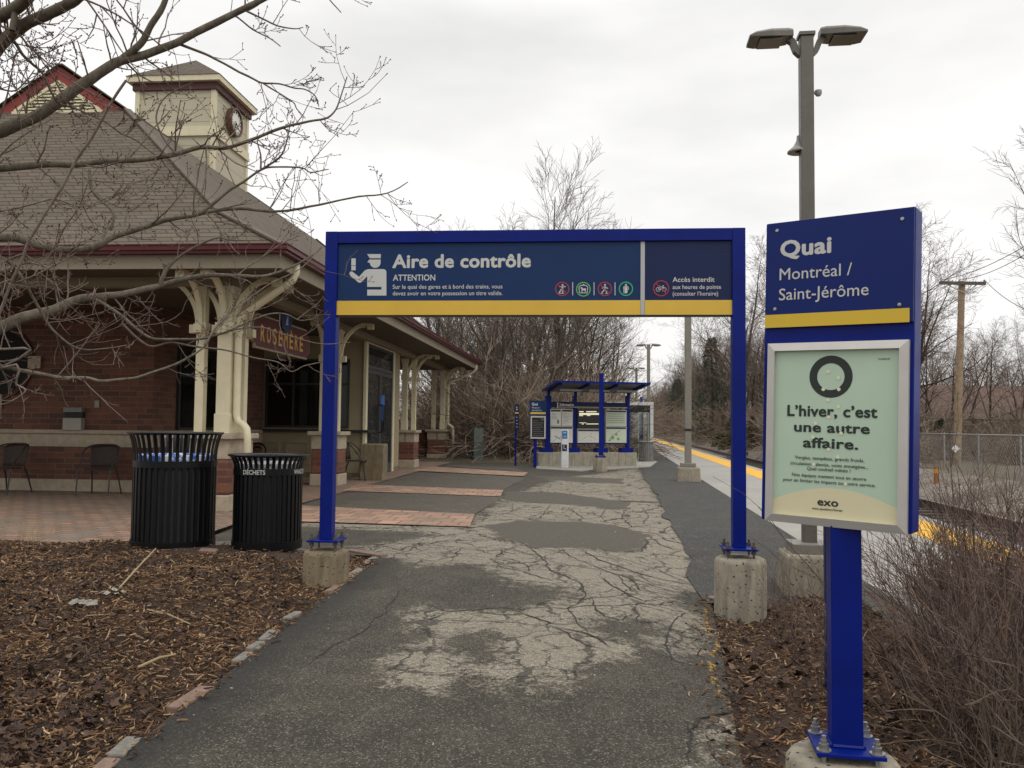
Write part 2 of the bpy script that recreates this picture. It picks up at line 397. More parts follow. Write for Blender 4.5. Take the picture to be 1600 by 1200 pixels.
SOFT = [gp(cq(q)) for q in ([(390, 410), (560, 400), (640, 440), (760, 460), (970, 480), (980, 520), (830, 530), (720, 550), (560, 555), (450, 530), (400, 480)],
                            [(1030, 590), (1180, 580), (1270, 600), (1270, 640), (1130, 650), (1050, 640)], [(480, 640), (650, 620), (700, 670), (690, 740), (600, 740), (520, 680)],
                            [(1310, 490), (1420, 480), (1440, 580), (1390, 580), (1300, 540)])]
DARKS = [gp(cq(q)) for q in ([(640, 262), (760, 248), (980, 250), (1140, 270), (1215, 300), (1205, 340), (1170, 358), (1060, 350), (980, 340), (830, 340), (700, 310)],
                             [(700, 160), (720, 145), (900, 150), (1130, 180), (1145, 205), (1080, 205), (930, 190), (740, 180)], [(790, 90), (950, 95), (1115, 100), (1120, 118), (1000, 115), (850, 100)])]
CRACKS = [cq(q) for q in ([(620, 290), (660, 310), (740, 325), (830, 345), (900, 350), (980, 345), (1060, 350), (1180, 358), (1210, 320)], [(180, 330), (260, 330), (340, 325), (430, 330), (520, 315), (600, 315), (640, 310)],
    [(230, 365), (300, 350), (400, 365), (480, 358), (560, 345), (640, 350), (720, 345), (800, 360), (870, 380)], [(800, 340), (850, 380), (870, 420), (920, 440), (980, 470), (965, 500)], [(850, 380), (930, 400), (1000, 410), (1060, 420)],
    [(900, 340), (960, 380), (1040, 410), (1110, 440), (1140, 480), (1120, 510), (1060, 515), (1000, 520), (960, 540)], [(985, 350), (1040, 380), (1100, 400), (1180, 430), (1260, 450), (1330, 465), (1400, 470)], [(1060, 365), (1150, 385), (1230, 410), (1300, 440), (1360, 468)],
    [(640, 395), (740, 415), (820, 440), (880, 460)], [(440, 540), (520, 560), (600, 555), (680, 548), (760, 552), (840, 548), (920, 555), (1000, 545), (1100, 545), (1180, 540), (1260, 535), (1310, 525)], [(370, 600), (450, 585), (520, 565)],
    [(600, 560), (700, 572), (780, 570), (870, 600), (940, 600), (1000, 600)], [(850, 600), (920, 630), (960, 660), (1030, 690), (1090, 710)], [(870, 610), (960, 630), (1040, 660), (1080, 690)], [(940, 560), (960, 600), (1000, 640)], [(980, 470), (990, 500), (970, 530), (930, 550), (940, 570)],
    [(1170, 540), (1175, 600), (1230, 600), (1290, 590)], [(1390, 580), (1350, 570), (1310, 580), (1290, 620), (1270, 660), (1270, 690), (1300, 730), (1350, 750), (1420, 765)], [(1270, 680), (1340, 680), (1400, 700)], [(1040, 440), (1080, 470), (1140, 510), (1200, 530), (1240, 520)],
    [(705, 190), (760, 180), (850, 185), (1000, 195), (1130, 205)], [(740, 185), (735, 215), (690, 230)], [(870, 190), (850, 215), (830, 240)], [(930, 200), (960, 220), (990, 240)], [(1060, 205), (1050, 235), (1065, 255)], [(1130, 205), (1120, 240), (1160, 270), (1220, 260)], [(1190, 200), (1210, 230), (1190, 260)],
    [(340, 490), (300, 560), (200, 640), (100, 690), (20, 750)], [(180, 345), (230, 335), (260, 350), (300, 335), (340, 350), (380, 335), (420, 350), (460, 340)], [(1010, 520), (1030, 560), (1060, 580), (1110, 590), (1150, 575)], [(700, 345), (690, 370), (740, 380), (790, 400), (800, 425)], [(560, 345), (540, 370), (470, 385)],
    [(1060, 420), (1150, 450), (1180, 490), (1250, 500)], [(1215, 300), (1250, 330), (1290, 345), (1340, 350)], [(1180, 430), (1210, 460), (1290, 480), (1340, 500)], [(1350, 940), (1345, 990), (1350, 1040), (1345, 1100)], [(1350, 985), (1400, 940), (1470, 920), (1510, 880)], [(620, 572), (560, 600), (470, 600), (400, 590)], [(1320, 600), (1370, 620), (1400, 650)], [(1290, 625), (1340, 640), (1390, 640)])]
rows = list(np.arange(1.2, 12, .06)) + list(np.arange(12, 38, .16)); NC = 96
mb = MB(); lv = []; dv = []; cv = []; ev = []
for y in rows:
    a, b = XL(y), XR(y)
    for k in range(NC + 1):
        x = a + (b - a) * k / NC; w = noise.noise((x * 1.6, y * 1.6, 3)) * .16 + noise.noise((x * 5, y * 5, 1)) * .06
        z = surf(x, y)
        l = max(sdist(x, y, LIGHT), sdist(x, y, LIGHT2), sdist(x, y, LIGHT3) - .05, sdist(x, y, LIGHT4))
        if y < 10: l = min(l, -max(sdist(x, y, q) for q in SOFT))
        l += w * 1.15
        d = max(sdist(x, y, q) for q in DARKS) + w * .9
        
        lv.append(.5 + max(-.5, min(.5, l * 1.4))); dv.append(.5 + max(-.5, min(.5, d * 2.2)))
        cr_ = sst(-.25, .35, l) * (1 - .0 * d); cv.append(cr_)
        ed = b - x; ev.append(max(0, 1 - (x - a) / .55) if y < 8 else 0)
        mb.v.append((x, y, z + .012 * noise.noise((x * .8, y * .8, 0))))
n = NC + 1
mb.f = [(j * n + i, j * n + i + 1, (j + 1) * n + i + 1, (j + 1) * n + i) for j in range(len(rows) - 1) for i in range(NC)]; mb.mi = [0] * len(mb.f)
def asphalt():
    t = NT('worn_asphalt'); v = t.oc()
    L = t.attr('light'); D = t.attr('dark'); C = t.attr('crack'); E = t.attr('edge')
    nA = t.noise(v, 7, 8, .72); nB = t.noise(v, 38, 6, .75); nC = t.noise(v, 1.3, 5, .6)
    agg = t.n('TexVoronoi', {'Vector': v, 'Scale': 165}).outputs['Color']
    ag = t.n('SeparateColor', {0: agg}).outputs[0]
    brk = t.math('ADD', t.math('MULTIPLY', t.math('SUBTRACT', nA, .5), 1.1), t.math('MULTIPLY', t.math('SUBTRACT', nB, .5), .9))
    lf = t.step(t.math('ADD', L, t.math('MULTIPLY', brk, 1.2)), .42, .66)
    df = t.step(t.math('ADD', D, t.math('MULTIPLY', brk, .7)), .44, .56)
    dark = t.mix(t.step(nC, .35, .65), (.054, .047, .035), (.084, .073, .053))
    nD = t.noise(v, 4.5, 6, .65); dark = t.mix(t.step(nD, .38, .66), t.mix(.42, dark, (.012, .011, .010)), dark); dark = t.mix(t.step(ag, .84, 1.0), dark, (.20, .18, .145)); dark = t.mix(t.step(ag, .3, .05), dark, (.017, .016, .014))
    light = t.mix(t.step(nB, .3, .7), (.14, .122, .092), (.29, .255, .195))
    light = t.mix(t.step(ag, .88, .98), light, (.42, .39, .33)); light = t.mix(t.step(ag, .16, .04), light, (.08, .07, .055))
    patch = t.mix(t.step(nB, .3, .7), (.060, .052, .040), (.096, .084, .065))
    patch = t.mix(t.step(ag, .92, .98), patch, (.2, .18, .15))
    c = t.mix(lf, dark, light); c = t.mix(df, c, patch)
    c = t.mix(t.math('MULTIPLY', t.step(t.math('ADD', E, t.math('MULTIPLY', brk, .5)), .35, .8), .75), c, (.022, .021, .02))
    # crack network, two sizes, warped
    wr = t.n('TexNoise', {'Vector': v, 'Scale': 2.6, 'Detail': 7.0, 'Roughness': .68}).outputs['Color']
    wv = t.n('VectorMath', {0: wr, 1: (.42, .42, 0)}, operation='MULTIPLY').outputs[0]
    flatv = t.n('VectorMath', {0: v, 1: (1, 1, 0)}, operation='MULTIPLY').outputs[0]
    vv = t.n('VectorMath', {0: flatv, 1: wv}, operation='ADD').outputs[0]
    cr1 = t.n('TexVoronoi', {'Vector': vv, 'Scale': 1.5}, feature='DISTANCE_TO_EDGE').outputs['Distance']
    cr2 = t.n('TexVoronoi', {'Vector': vv, 'Scale': 4.0}, feature='DISTANCE_TO_EDGE').outputs['Distance']
    wid = t.n('MapRange', {'Value': t.noise(v, 2.2, 4), 'From Min': .36, 'From Max': .68, 'To Min': .005, 'To Max': .027}).outputs[0]
    k1 = t.math('SUBTRACT', 1, t.step(t.math('DIVIDE', cr1, wid), .55, 1.1))
    k2 = t.math('SUBTRACT', 1, t.step(t.math('DIVIDE', cr2, t.math('MULTIPLY', wid, 1.5)), .5, 1.1))
    m1 = t.step(t.math('ADD', C, t.math('SUBTRACT', nC, .5)), .3, .5)
    m2 = t.math('MULTIPLY', m1, t.step(t.noise(v, .8, 3), .36, .50))
    notp = t.math('SUBTRACT', 1, df)
    far = t.step(t.n('SeparateXYZ', {0: v}).outputs[1], 8.6, 9.6)
    k = t.math('MULTIPLY', t.math('MULTIPLY', t.math('MAXIMUM', t.math('MULTIPLY', k1, m1), t.math('MULTIPLY', k2, m2)), notp), t.math('MULTIPLY_ADD', far, .25, .7))
    # sealed rim of the repair patches
    rim = t.math('MULTIPLY', t.step(t.math('ABSOLUTE', t.math('SUBTRACT', t.math('ADD', D, t.math('MULTIPLY', brk, .25)), .47)), .04, .01), t.step(t.noise(v, 1.7, 2), .44, .56))
    k = t.math('MAXIMUM', k, t.math('MULTIPLY', rim, .8))
    c = t.mix(k, c, (.018, .017, .015))
    # remnants of yellow paint along the right edge
    Yl = t.attr('paint'); c = t.mix(t.step(t.math('ADD', Yl, t.math('MULTIPLY', brk, .9)), .68, .77), c, (.50, .28, .03))
    t.set('Base Color', c); t.set('Roughness', .88); t.set('Specular IOR Level', .3)
    b = t.bump(ag, .35, .006); b = t.bump(nB, .25, .008, b); t.bump(t.math('SUBTRACT', 1, k), .8, .014, b)
    return t.m
pth = mb.build('path', asphalt(), fix=False); struct(pth); me = pth.data
PL = [G(1102, 935), G(1106, 990), G(1122, 1005), G(1110, 1035), G(1118, 1075), G(1148, 1110), G(1158, 1150), G(1166, 1195), G(1172, 1225)]
pv = []
for x, y, z in mb.v:
    d = 9
    if x > .3 and y < 8:
        for a, b in zip(PL, PL[1:]):
            vx, vy = b.x - a.x, b.y - a.y; q = max(0, min(1, ((x - a.x) * vx + (y - a.y) * vy) / (vx * vx + vy * vy)))
            d = min(d, math.hypot(x - a.x - q * vx, y - a.y - q * vy))
    pv.append(max(0, .72 - d * 6))
for nm, arr in (('light', lv), ('dark', dv), ('crack', cv), ('edge', ev), ('paint', pv)):
    at = me.attributes.new(nm, 'FLOAT', 'POINT'); at.data.foreach_set('value', arr)

# tar-dark open cracks, traced, each a thin ragged ribbon lying on the path
mb = MB(); rnd = random.Random(8)
for ci, c_ in enumerate(CRACKS):
    W3 = [G(x, y) for x, y in c_]; pts = []
    for a, b in zip(W3, W3[1:]):
        n_ = max(2, int((b - a).length / .05)); 
        for k in range(n_): pts.append(a.lerp(b, k / n_))
    pts.append(W3[-1]); m = len(pts)
    pts = [p + Vector((.035 * noise.noise((p.x * 5, p.y * 5, ci)) + .018 * noise.noise((p.x * 17, p.y * 17, ci)), .05 * noise.noise((p.x * 5, p.y * 5, ci + 7)) + .022 * noise.noise((p.x * 17, p.y * 17, ci + 7)), 0)) for p in pts]
    w0 = rnd.uniform(.005, .011) * (.5 if ci in (27, 37) else 1); o = len(mb.v)
    for i, p in enumerate(pts):
        d = (pts[min(i + 1, m - 1)] - pts[max(0, i - 1)]); d.z = 0; d.normalize(); nn = Vector((-d.y, d.x, 0)); f = min(1, i / 3, (m - 1 - i) / 3) ; z = surf(p.x, p.y) + .0125 * noise.noise((p.x * .8, p.y * .8, 0)) + .0045
        for s_ in (-1, 1): q = p + nn * s_ * max(.0015, w0 * f * (.75 + .9 * noise.noise((p.x * 14, p.y * 14, s_ + ci)))); mb.v.append((q.x, q.y, z))
    for i in range(m - 1): mb.f.append((o + 2 * i, o + 2 * i + 2, o + 2 * i + 3, o + 2 * i + 1)); mb.mi.append(0)
struct(mb.build('path_cracks', mat('crack_tar', (.020, .0185, .016), .9, var=.4, sc=30), fix=False))

def sheet(name, poly, dz, m, cut=.35):
    bm = bmesh.new(); f = bm.faces.new([bm.verts.new((x, y, 0)) for x, y in poly])
    xs_ = [p[0] for p in poly]; ys_ = [p[1] for p in poly]
    for ax, lo, hi in ((0, min(xs_), max(xs_)), (1, min(ys_), max(ys_))):
        q = math.ceil(lo / cut) * cut
        while q < hi and q < (6 if ax == 0 else 11):
            if q > (-1 if ax == 0 else 0):
                bmesh.ops.bisect_plane(bm, geom=bm.verts[:] + bm.edges[:] + bm.faces[:], plane_co=(q, 0, 0) if ax == 0 else (0, q, 0), plane_no=(1, 0, 0) if ax == 0 else (0, 1, 0))
            q += cut
    for v_ in bm.verts: v_.co.z = surf(v_.co.x, v_.co.y) + dz
    bmesh.ops.recalc_face_normals(bm, faces=bm.faces)
    me = bpy.data.meshes.new(name); bm.to_mesh(me); bm.free(); me.materials.append(m)
    if len(me.polygons) and me.polygons[0].normal.z < 0: me.flip_normals()
    o = bpy.data.objects.new(name, me); COL.objects.link(o); return struct(o)
def wob(pts, amp, n, seed):
    out = []; rnd = random.Random(seed)
    for (a, b), (c, d) in zip(pts, pts[1:]):
        for k in range(n):
            q = k / n; x, y = a + (c - a) * q, b + (d - b) * q
            out.append((x + amp * noise.noise((x * 2, y * 2, seed)) + amp * .4 * noise.noise((x * 9, y * 9, seed)), y + amp * .5 * noise.noise((x * 2 + 9, y * 2, seed))))
    out.append(pts[-1]); return out
def asphalt2(name, a, b, sp):
    t = NT(name); v = t.oc(); n1 = t.noise(v, 1.5, 5, .6); n2 = t.noise(v, 60, 5, .7)
    ag = t.n('SeparateColor', {0: t.n('TexVoronoi', {'Vector': v, 'Scale': 110}).outputs['Color']}).outputs[0]
    c = t.mix(t.step(n1, .3, .7), a, b); c = t.mix(t.step(t.noise(v, 5, 7, .72), .54, .70), c, tuple(q * 1.7 for q in b)); c = t.mix(t.step(n2, .35, .7), t.mix(.3, c, (0, 0, 0)), c)
    c = t.mix(t.step(ag, sp, 1.0), c, (.2, .19, .17)); t.set('Base Color', c); t.set('Roughness', .9); t.bump(ag, .3, .006); return t.m
# darker new asphalt between the old path and the platform
yE = 6.9
struct(sheet('asphalt_strip', wob([(pt(.70, yE), yE), (pt(.70, 16), 16), (pt(.66, 34), 34)], .12, 26, 4) + [(pt(.66, 70), 70), (pt(2.06, 70), 70), (pt(2.06, yE), yE)], .012, asphalt2('new_asphalt', (.034, .032, .029), (.050, .046, .041), .93)))
# brick plaza along the building and three brick bands across the path
plz = wob([(-3.35, 8.42), (-3.42, 10.9), (-3.28, 13), (-2.2, 26), (-1.6, 33)], .03, 10, 2) + [(-12, 33.5), (-18, 20), (-16, 8.6), (-9, 8.35), (-6, 8.45)]
sheet('plaza', plz, .014, PAVER)
def band(y0, y1, xr0, xr1):
    a = wob([(-3.6, y0 + .30), (xr0, y0 - .02)], .05, 16, y0); b = wob([(xr1, y1), (-3.4, y1 + .2)], .025, 16, y1)
    sheet('brick_band', a + b, .018, PAVER2)
for q in ((467, 815, 734, 825, 741, 805, 467, 791), (535, 768, 782, 777, 787, 767, 560, 758), (640, 736, 819, 745, 825, 739, 688, 730)):
    a, b, c_, d = G(q[0], q[1]), G(q[2], q[3]), G(q[4], q[5]), G(q[6], q[7])
    a.x = min(a.x, XL(a.y) - .03); d.x = min(d.x, XL(d.y) - .03)
    sheet('brick_band', wob([(a.x, a.y), (b.x, b.y)], .05, 18, 1) + wob([(c_.x, c_.y), (d.x, d.y)], .02, 18, 2), .018, PAVER2)
# smooth asphalt between the bands
for q in ([(467, 791), (741, 805), (787, 777), (535, 768)], [(565, 758), (787, 766), (823, 746), (640, 738)], [(690, 729), (826, 738), (800, 731), (712, 727)]):
    pp = gp(q); pp = [(max(x, XL(y) + .02), y) for x, y in pp]
    sheet('asphalt_patch', wob(pp + pp[:1], .05, 8, 7)[:-1], .008, asphalt2('patch_asphalt', (.068, .056, .040), (.090, .076, .055), .95))
# platform slab with its yellow tactile edge
mb = MB(); PZ = .02
ya, yb = 3.2, 260
mb.slab([(pt(2.02, ya), ya), (pt(4.40, ya), ya), (pt(4.40, yb), yb), (pt(2.02, yb), yb)], -.5, PZ)
t = NT('platform_concrete'); v = t.oc()
c = t.mix(t.step(t.noise(v, .7, 5), .35, .65), (.30, .29, .265), (.36, .345, .31)); c = t.mix(t.step(t.noise(v, 70, 4, .7), .35, .7), t.mix(.25, c, (0, 0, 0)), c)
rot = t.n('Mapping', {'Vector': v, 'Rotation': (0, 0, -RP)}).outputs[0]
jx = t.math('FRACT', t.math('DIVIDE', t.n('SeparateXYZ', {0: rot}).outputs[1], 4.5)); c = t.mix(t.step(jx, .0035, .0), c, (.05, .048, .042))
t.set('Base Color', c); t.set('Roughness', .88); struct(mb.build('platform', t.m))
mb = MB(); mb.slab([(pt(3.52, ya), ya), (pt(4.16, ya), ya), (pt(4.16, yb), yb), (pt(3.52, yb), yb)], 0, PZ + .006)
t = NT('tactile_yellow'); v = t.oc(); rot = t.n('Mapping', {'Vector': v, 'Rotation': (0, 0, -RP)}).outputs[0]
c = t.mix(t.step(t.noise(v, 3, 6, .7), .35, .65), (.62, .315, .02), (.75, .42, .035)); c = t.mix(t.step(t.noise(v, 16, 4, .7), .64, .7), c, (.2, .13, .05))
vo = t.n('TexVoronoi', {'Vector': t.n('VectorMath', {0: rot, 1: (1, 1, 0)}, operation='MULTIPLY').outputs[0], 'Scale': 16.0, 'Randomness': 0.0}).outputs['Distance']
t.set('Base Color', c); t.set('Roughness', .75); t.bump(t.step(vo, .4, .2), .5, .006); struct(mb.build('tactile_strip', t.m))

# --- ballast and track
t = NT('ballast'); v = t.oc(); vo = t.n('TexVoronoi', {'Vector': v, 'Scale': 16}); cc = t.n('SeparateColor', {0: vo.outputs['Color']}).outputs[0]
c = t.mix(cc, (.10, .080, .062), (.30, .255, .21)); c = t.mix(t.step(t.noise(v, .6, 4), .4, .65), c, t.mix(.6, c, (.04, .032, .026)))
t.set('Base Color', c); t.set('Roughness', .95); t.bump(vo.outputs['Distance'], 1, .05)
BALLAST = t.m
mb = MB(); prof = [(4.42, -.46), (4.7, -.44), (7.2, -.42), (7.9, -.47), (9.4, -.22), (10.2, -.05)]
yy = list(np.arange(0, 60, .8)) + [70, 90, 120, 180, 260]
for y in yy:
    for p, z in prof: mb.v.append((pt(p, y), y, z + .04 * noise.noise((p * 2, y, 5)) + (.03 if p > 8 else 0)))
k = len(prof); mb.f = [(j * k + i, j * k + i + 1, (j + 1) * k + i + 1, (j + 1) * k + i) for j in range(len(yy) - 1) for i in range(k - 1)]; mb.mi = [0] * len(mb.f)
struct(mb.build('track_bed', BALLAST, smooth=True, fix=False))
trk, M = thing('railway_track', 'rusty railway track running past the platform edge', 'railway track', (pt(5.85, 2), 2, -.42), RP)
RAIL = mat('rail_steel', (.075, .05, .038), .5, .6, .2, 20); RAILT = mat('rail_head', (.32, .29, .26), .3, .9, .1, 20)
TIE = mat('wooden_tie', (.055, .042, .033), .9, var=.4, sc=10, bump=.5, bsc=40)
for s_ in (-1, 1):
    x = s_ * .75; mb = MB()
    for (w, z0, z1) in ((.14, .03, .045), (.03, .045, .15), (.07, .15, .185)): mb.box((x - w / 2, 0, z0), (x + w / 2, 260, z1 - .0005))
    r_ = mb.build('rail', RAIL, trk); MB().box((x - .03, 0, .185), (x + .03, 260, .189)).build('rail_head', RAILT, r_)
for i in range(70): MB().box((-1.3, i * .62 + 3, -.12), (1.3, i * .62 + 3.22, .03)).build('sleeper', TIE, trk)

# --- mulch beds
def mulchmat():
    t = NT('bark_mulch'); v = t.oc(); n1 = t.noise(v, 45, 7, .75); n2 = t.noise(v, 3, 4, .6)
    c = t.ramp(n1, (.3, (.014, .008, .005)), (.5, (.070, .038, .020)), (.62, (.125, .070, .036)), (.75, (.22, .135, .075)))
    c = t.mix(t.step(n2, .45, .65), c, t.mix(.5, c, (.02, .01, .006)))
    t.set('Base Color', c); t.set('Roughness', .9); t.bump(n1, 1, .03); return t.m
MULCH = mulchmat()
def mulchz_left(x, y):
    e = XL(y) - x; top = sst(8.55, 8.0, y)
    return surf(x, y) + (-.03 + .13 * sst(0, 1.3, e)) * top + (.035 * noise.noise((x * 2.2, y * 2.2, 1)) + .02 * noise.noise((x * 6, y * 6, 1))) * sst(.1, .6, e) * top - .02 * (1 - top)
def mulchz_right(x, y):
    e = x - XR(y)
    return surf(x, y) + (-.02 + .05 * sst(0, .8, e)) + (.03 * noise.noise((x * 2.2, y * 2.2, 4)) + .02 * noise.noise((x * 6, y * 6, 4))) * sst(.05, .5, e) * sst(7.3, 6.8, y) - .05 * sst(6.8, 7.4, y)
YLT = 8.5
for nm, x0f, x1f, zf, y0, y1 in (('mulch_bed', lambda y: -9.5, lambda y: (XL(y) if y < XLP[5][0] else -1.72) + .02, mulchz_left, 1.4, YLT), ('mulch_bed', lambda y: XR(y) - .02, lambda y: max(XR(y) + .3, pt(2.02, y) - .01 if y > 3.2 else 6.0), mulchz_right, 1.4, 7.15)):
    mb = MB(); rr = list(np.arange(y0, y1 + .01, .06)); nc = 120
    for y in rr:
        a, b = x0f(y), x1f(y)
        for k in range(nc + 1):
            q = k / nc; q = 1 - (1 - q) ** 1.6 if zf is mulchz_left else q ** 1.2
            x = a + (b - a) * q; mb.v.append((x, y, zf(x, y)))
    n = nc + 1
    mb.f = [(j * n + i, j * n + i + 1, (j + 1) * n + i + 1, (j + 1) * n + i) for j in range(len(rr) - 1) for i in range(nc)]; mb.mi = [0] * len(mb.f)
    struct(mb.build(nm, MULCH, smooth=True, fix=False))
# the wedge of mulch on the far side of the bed is covered by loose chips: nobody could count them
def chips(name, n, place, seed, m, lr, wr):
    rnd = random.Random(seed); vs = []; fs = []
    for i in range(n):
        x, y, z = place(rnd); L = rnd.uniform(*lr) * (rnd.random() ** 1.2 + .35); w = min(L * .6, rnd.uniform(*wr)); h = rnd.uniform(.002, .007)
        M = Matrix.Translation((x, y, z + rnd.uniform(.0, .022))) @ Matrix.Rotation(rnd.uniform(0, 6.3), 4, 'Z') @ Matrix.Rotation(rnd.gauss(0, .32), 4, 'Y') @ Matrix.Rotation(rnd.gauss(0, .4), 4, 'X')
        o = len(vs); bend = rnd.uniform(-.15, .15) * L
        for px_, sy in ((-L / 2, .7), (0, 1), (L / 2, .55)):
            off = bend if px_ == 0 else 0
            for a, b in ((-1, 0), (1, 0), (1, 1), (-1, 1)): vs.append(tuple(M @ Vector((px_, a * w / 2 * sy + off, b * h))))
        for s_ in (0, 4):
            fs += [(o + s_ + a, o + s_ + b, o + s_ + 4 + b, o + s_ + 4 + a) for a, b in ((1, 2), (2, 3), (3, 0))]
        fs += [(o, o + 1, o + 2, o + 3), (o + 8, o + 9, o + 10, o + 11)]
    mb = MB(); mb.v = vs; mb.f = fs; mb.mi = [0] * len(fs)
    return mb.build(name, m, fix=False)
t = NT('wood_chip'); rp = t.n('NewGeometry').outputs['Random Per Island']
c = t.ramp(rp, (.0, (.012, .006, .003)), (.28, (.056, .026, .012)), (.5, (.125, .060, .026)), (.72, (.23, .118, .052)), (.9, (.40, .235, .11)), (1, (.66, .47, .27)))
c = t.mix(t.step(t.noise(t.oc(), 90, 4), .3, .7), t.mix(.45, c, (0, 0, 0)), c); c = t.mix(t.step(t.noise(t.oc(), 1.9, 4, .6), .50, .66), c, t.mix(.62, c, (.012, .006, .004))); t.set('Base Color', c); t.set('Roughness', .85)
CHIP = t.m
def pl_left(r):
    while True:
        y = 1.9 + 6.6 * r.random() ** .8; x = r.uniform(max(-6.5, -.72 * y - .3), -.6)
        lim = XL(y) if y < XLP[5][0] else -1.9
        if x < lim + (r.random() ** 4) * .10 and not (y > 7.45 and -3.3 < x < -1.9 and r.random() < .93) and not (y > 8.25 and r.random() < .6): return x, y, mulchz_left(x, y) if x < lim else surf(x, y)
def pl_right(r):
    while True:
        y = r.uniform(1.9, 7.2); x = r.uniform(.8, 4.5); lim = XR(y)
        if x > lim - (r.random() ** 4) * .25 and x < max(lim + .3, pt(2.02, y) - .02): return x, y, mulchz_right(x, y) if x > lim else surf(x, y) + .002
tag(chips('wood_chips', 36000, pl_left, 5, CHIP, (.010, .075), (.0025, .0085)), 'loose brown wood chips covering the bed left of the path', 'mulch', kind='stuff')
tag(chips('wood_chips', 10000, pl_right, 6, CHIP, (.012, .06), (.003, .009)), 'loose dark wood chips under the bare shrubs right of the path', 'mulch', kind='stuff')
# fallen leaves
def leaves(name, n, place, seed, m, sz):
    rnd = random.Random(seed); mb = MB()
    for i in range(n):
        x, y, z = place(rnd); s_ = rnd.uniform(*sz)
        M = Matrix.Translation((x, y, z + .012 + rnd.random() * .02)) @ Matrix.Rotation(rnd.uniform(0, 6.3), 4, 'Z') @ Matrix.Rotation(rnd.gauss(0, .35), 4, 'X') @ Matrix.Rotation(rnd.gauss(0, .3), 4, 'Y')
        pts = []; kk = 11
        for k in range(kk):
            a = 2 * math.pi * k / kk; rr = s_ * (.55 + .45 * (k % 2)) * (1.1 if k in (0, 1) else .9)
            pts.append(M @ Vector((rr * math.cos(a), rr * .8 * math.sin(a), .25 * s_ * math.cos(2 * a) + rnd.uniform(0, .25) * s_)))
        c_ = M @ Vector((0, 0, 0)); o = len(mb.v); mb.add([c_] + pts, [(0, 1 + k, 1 + (k + 1) % kk) for k in range(kk)])
    return mb.build(name, m, fix=False)
t = NT('dead_leaf'); rp = t.n('NewGeometry').outputs['Random Per Island']
t.set('Base Color', t.mix(t.noise(t.oc(), 60), t.ramp(rp, (0, (.025, .012, .008)), (.6, (.07, .032, .018)), (.9, (.13, .07, .035)), (1, (.30, .19, .10))), (.03, .016, .01))); t.set('Roughness', .75)
LEAF = t.m
def pl_lf(r):
    while True:
        x, y, z = pl_left(r)
        if y < 4.2 and x < -1.7 or r.random() < .16: return x, y, z
tag(leaves('fallen_leaves', 1150, pl_lf, 3, LEAF, (.015, .045)), 'wet brown fallen leaves lying on the mulch left of the path', 'leaves', kind='stuff')
tag(leaves('fallen_leaves', 420, pl_right, 4, LEAF, (.02, .055)), 'brown fallen leaves caught under the shrubs right of the path', 'leaves', kind='stuff')
# pale scraps of stone and grit on the asphalt
def pl_path(r):
    while True:
        y = 2.2 + 11 * r.random() ** 1.5; x = r.uniform(-3, 2)
        if XL(y) < x < XR(y): return x, y, surf(x, y) - .006
t = NT('grit'); t.set('Base Color', t.ramp(t.n('NewGeometry').outputs['Random Per Island'], (0, (.1, .09, .07)), (.7, (.28, .25, .2)), (1, (.6, .58, .52)))); t.set('Roughness', .9)
tag(chips('grit', 420, pl_path, 9, t.m, (.005, .013), (.004, .01)), 'small pale grit scattered over the asphalt path', 'grit', kind='stuff')

# --- edging stones along the bed
EST = [mat('grey_edging', (.17, .16, .135), .9, var=.35, sc=20, bump=.4), mat('pink_edging', (.19, .125, .095), .9, var=.25, sc=20, bump=.4)]
rnd = random.Random(12); edge = [G(150, 1225)] + [G(x, y) for x, y in ((225, 1150), (330, 1075), (437, 985), (520, 925), (592, 869))]
tot = [(a, b) for a, b in zip(edge, edge[1:])]
for a, b in tot:
    L = (b - a).length; k = max(1, int(L / .21)); d = (b - a).normalized(); ang = math.atan2(d.y, d.x)
    for i in range(k):
        if rnd.random() < .38: continue
        c_ = a + (b - a) * ((i + .5) / k); mb = MB(); l = L / k * .5 - .008
        mb.box((-l, -.036 + rnd.uniform(-.012, .012), -.08), (l, .036, .004 + rnd.uniform(-.010, .010)))
        o = mb.build('edging_stone', EST[rnd.random() < .5], bevel=.008); o.location = (c_.x - .03, c_.y, surf(c_.x, c_.y) + .004); o.rotation_euler = (rnd.gauss(0, .05), rnd.gauss(0, .05), ang + rnd.gauss(0, .04))
        tag(o, 'small weathered paver in the edging between mulch bed and asphalt path', 'edging stone', 'edging stones along the left mulch bed')
a = G(592, 869); b = G(548, 862)
o = MB().box((-.26, -.05, -.05), (.26, .05, .015)).build('edging_stone', EST[1], bevel=.008); c_ = (a + b) / 2; o.location = (c_.x + .02, c_.y, .006); o.rotation_euler = (0, 0, math.atan2((a - b).y, (a - b).x))
tag(o, 'long pinkish paver laid crosswise at the far tip of the left bed', 'edging stone')
o = MB().box((-.06, -.14, -.06), (.06, .14, .02)).build('edging_stone', EST[1], bevel=.008); q = G(1112, 945); o.location = (q.x + .12, q.y + .1, q.z + .01); o.rotation_euler = (0, 0, .5)
tag(o, 'pinkish paver beside the right concrete footing of the arch', 'edging stone')
o = MB().box((-.075, -.05, 0), (.075, .05, .03)).build('brick_fragment', EST[1], bevel=.006); q = G(325, 880); o.location = (q.x, q.y, mulchz_left(q.x, q.y) + .015); o.rotation_euler = (.1, .05, .1)
tag(o, 'loose pink brick fragment lying in the mulch in front of the bins', 'brick')
# slab the bins stand on
sl = gp([(195, 872), (262, 850), (420, 848), (500, 866), (476, 898), (330, 888)]); mb = MB(); mb.slab(sl, -.05, .022); o = mb.build('concrete_pad', concrete('pad_concrete', (.16, .14, .11), .5), bevel=.006); struct(o)
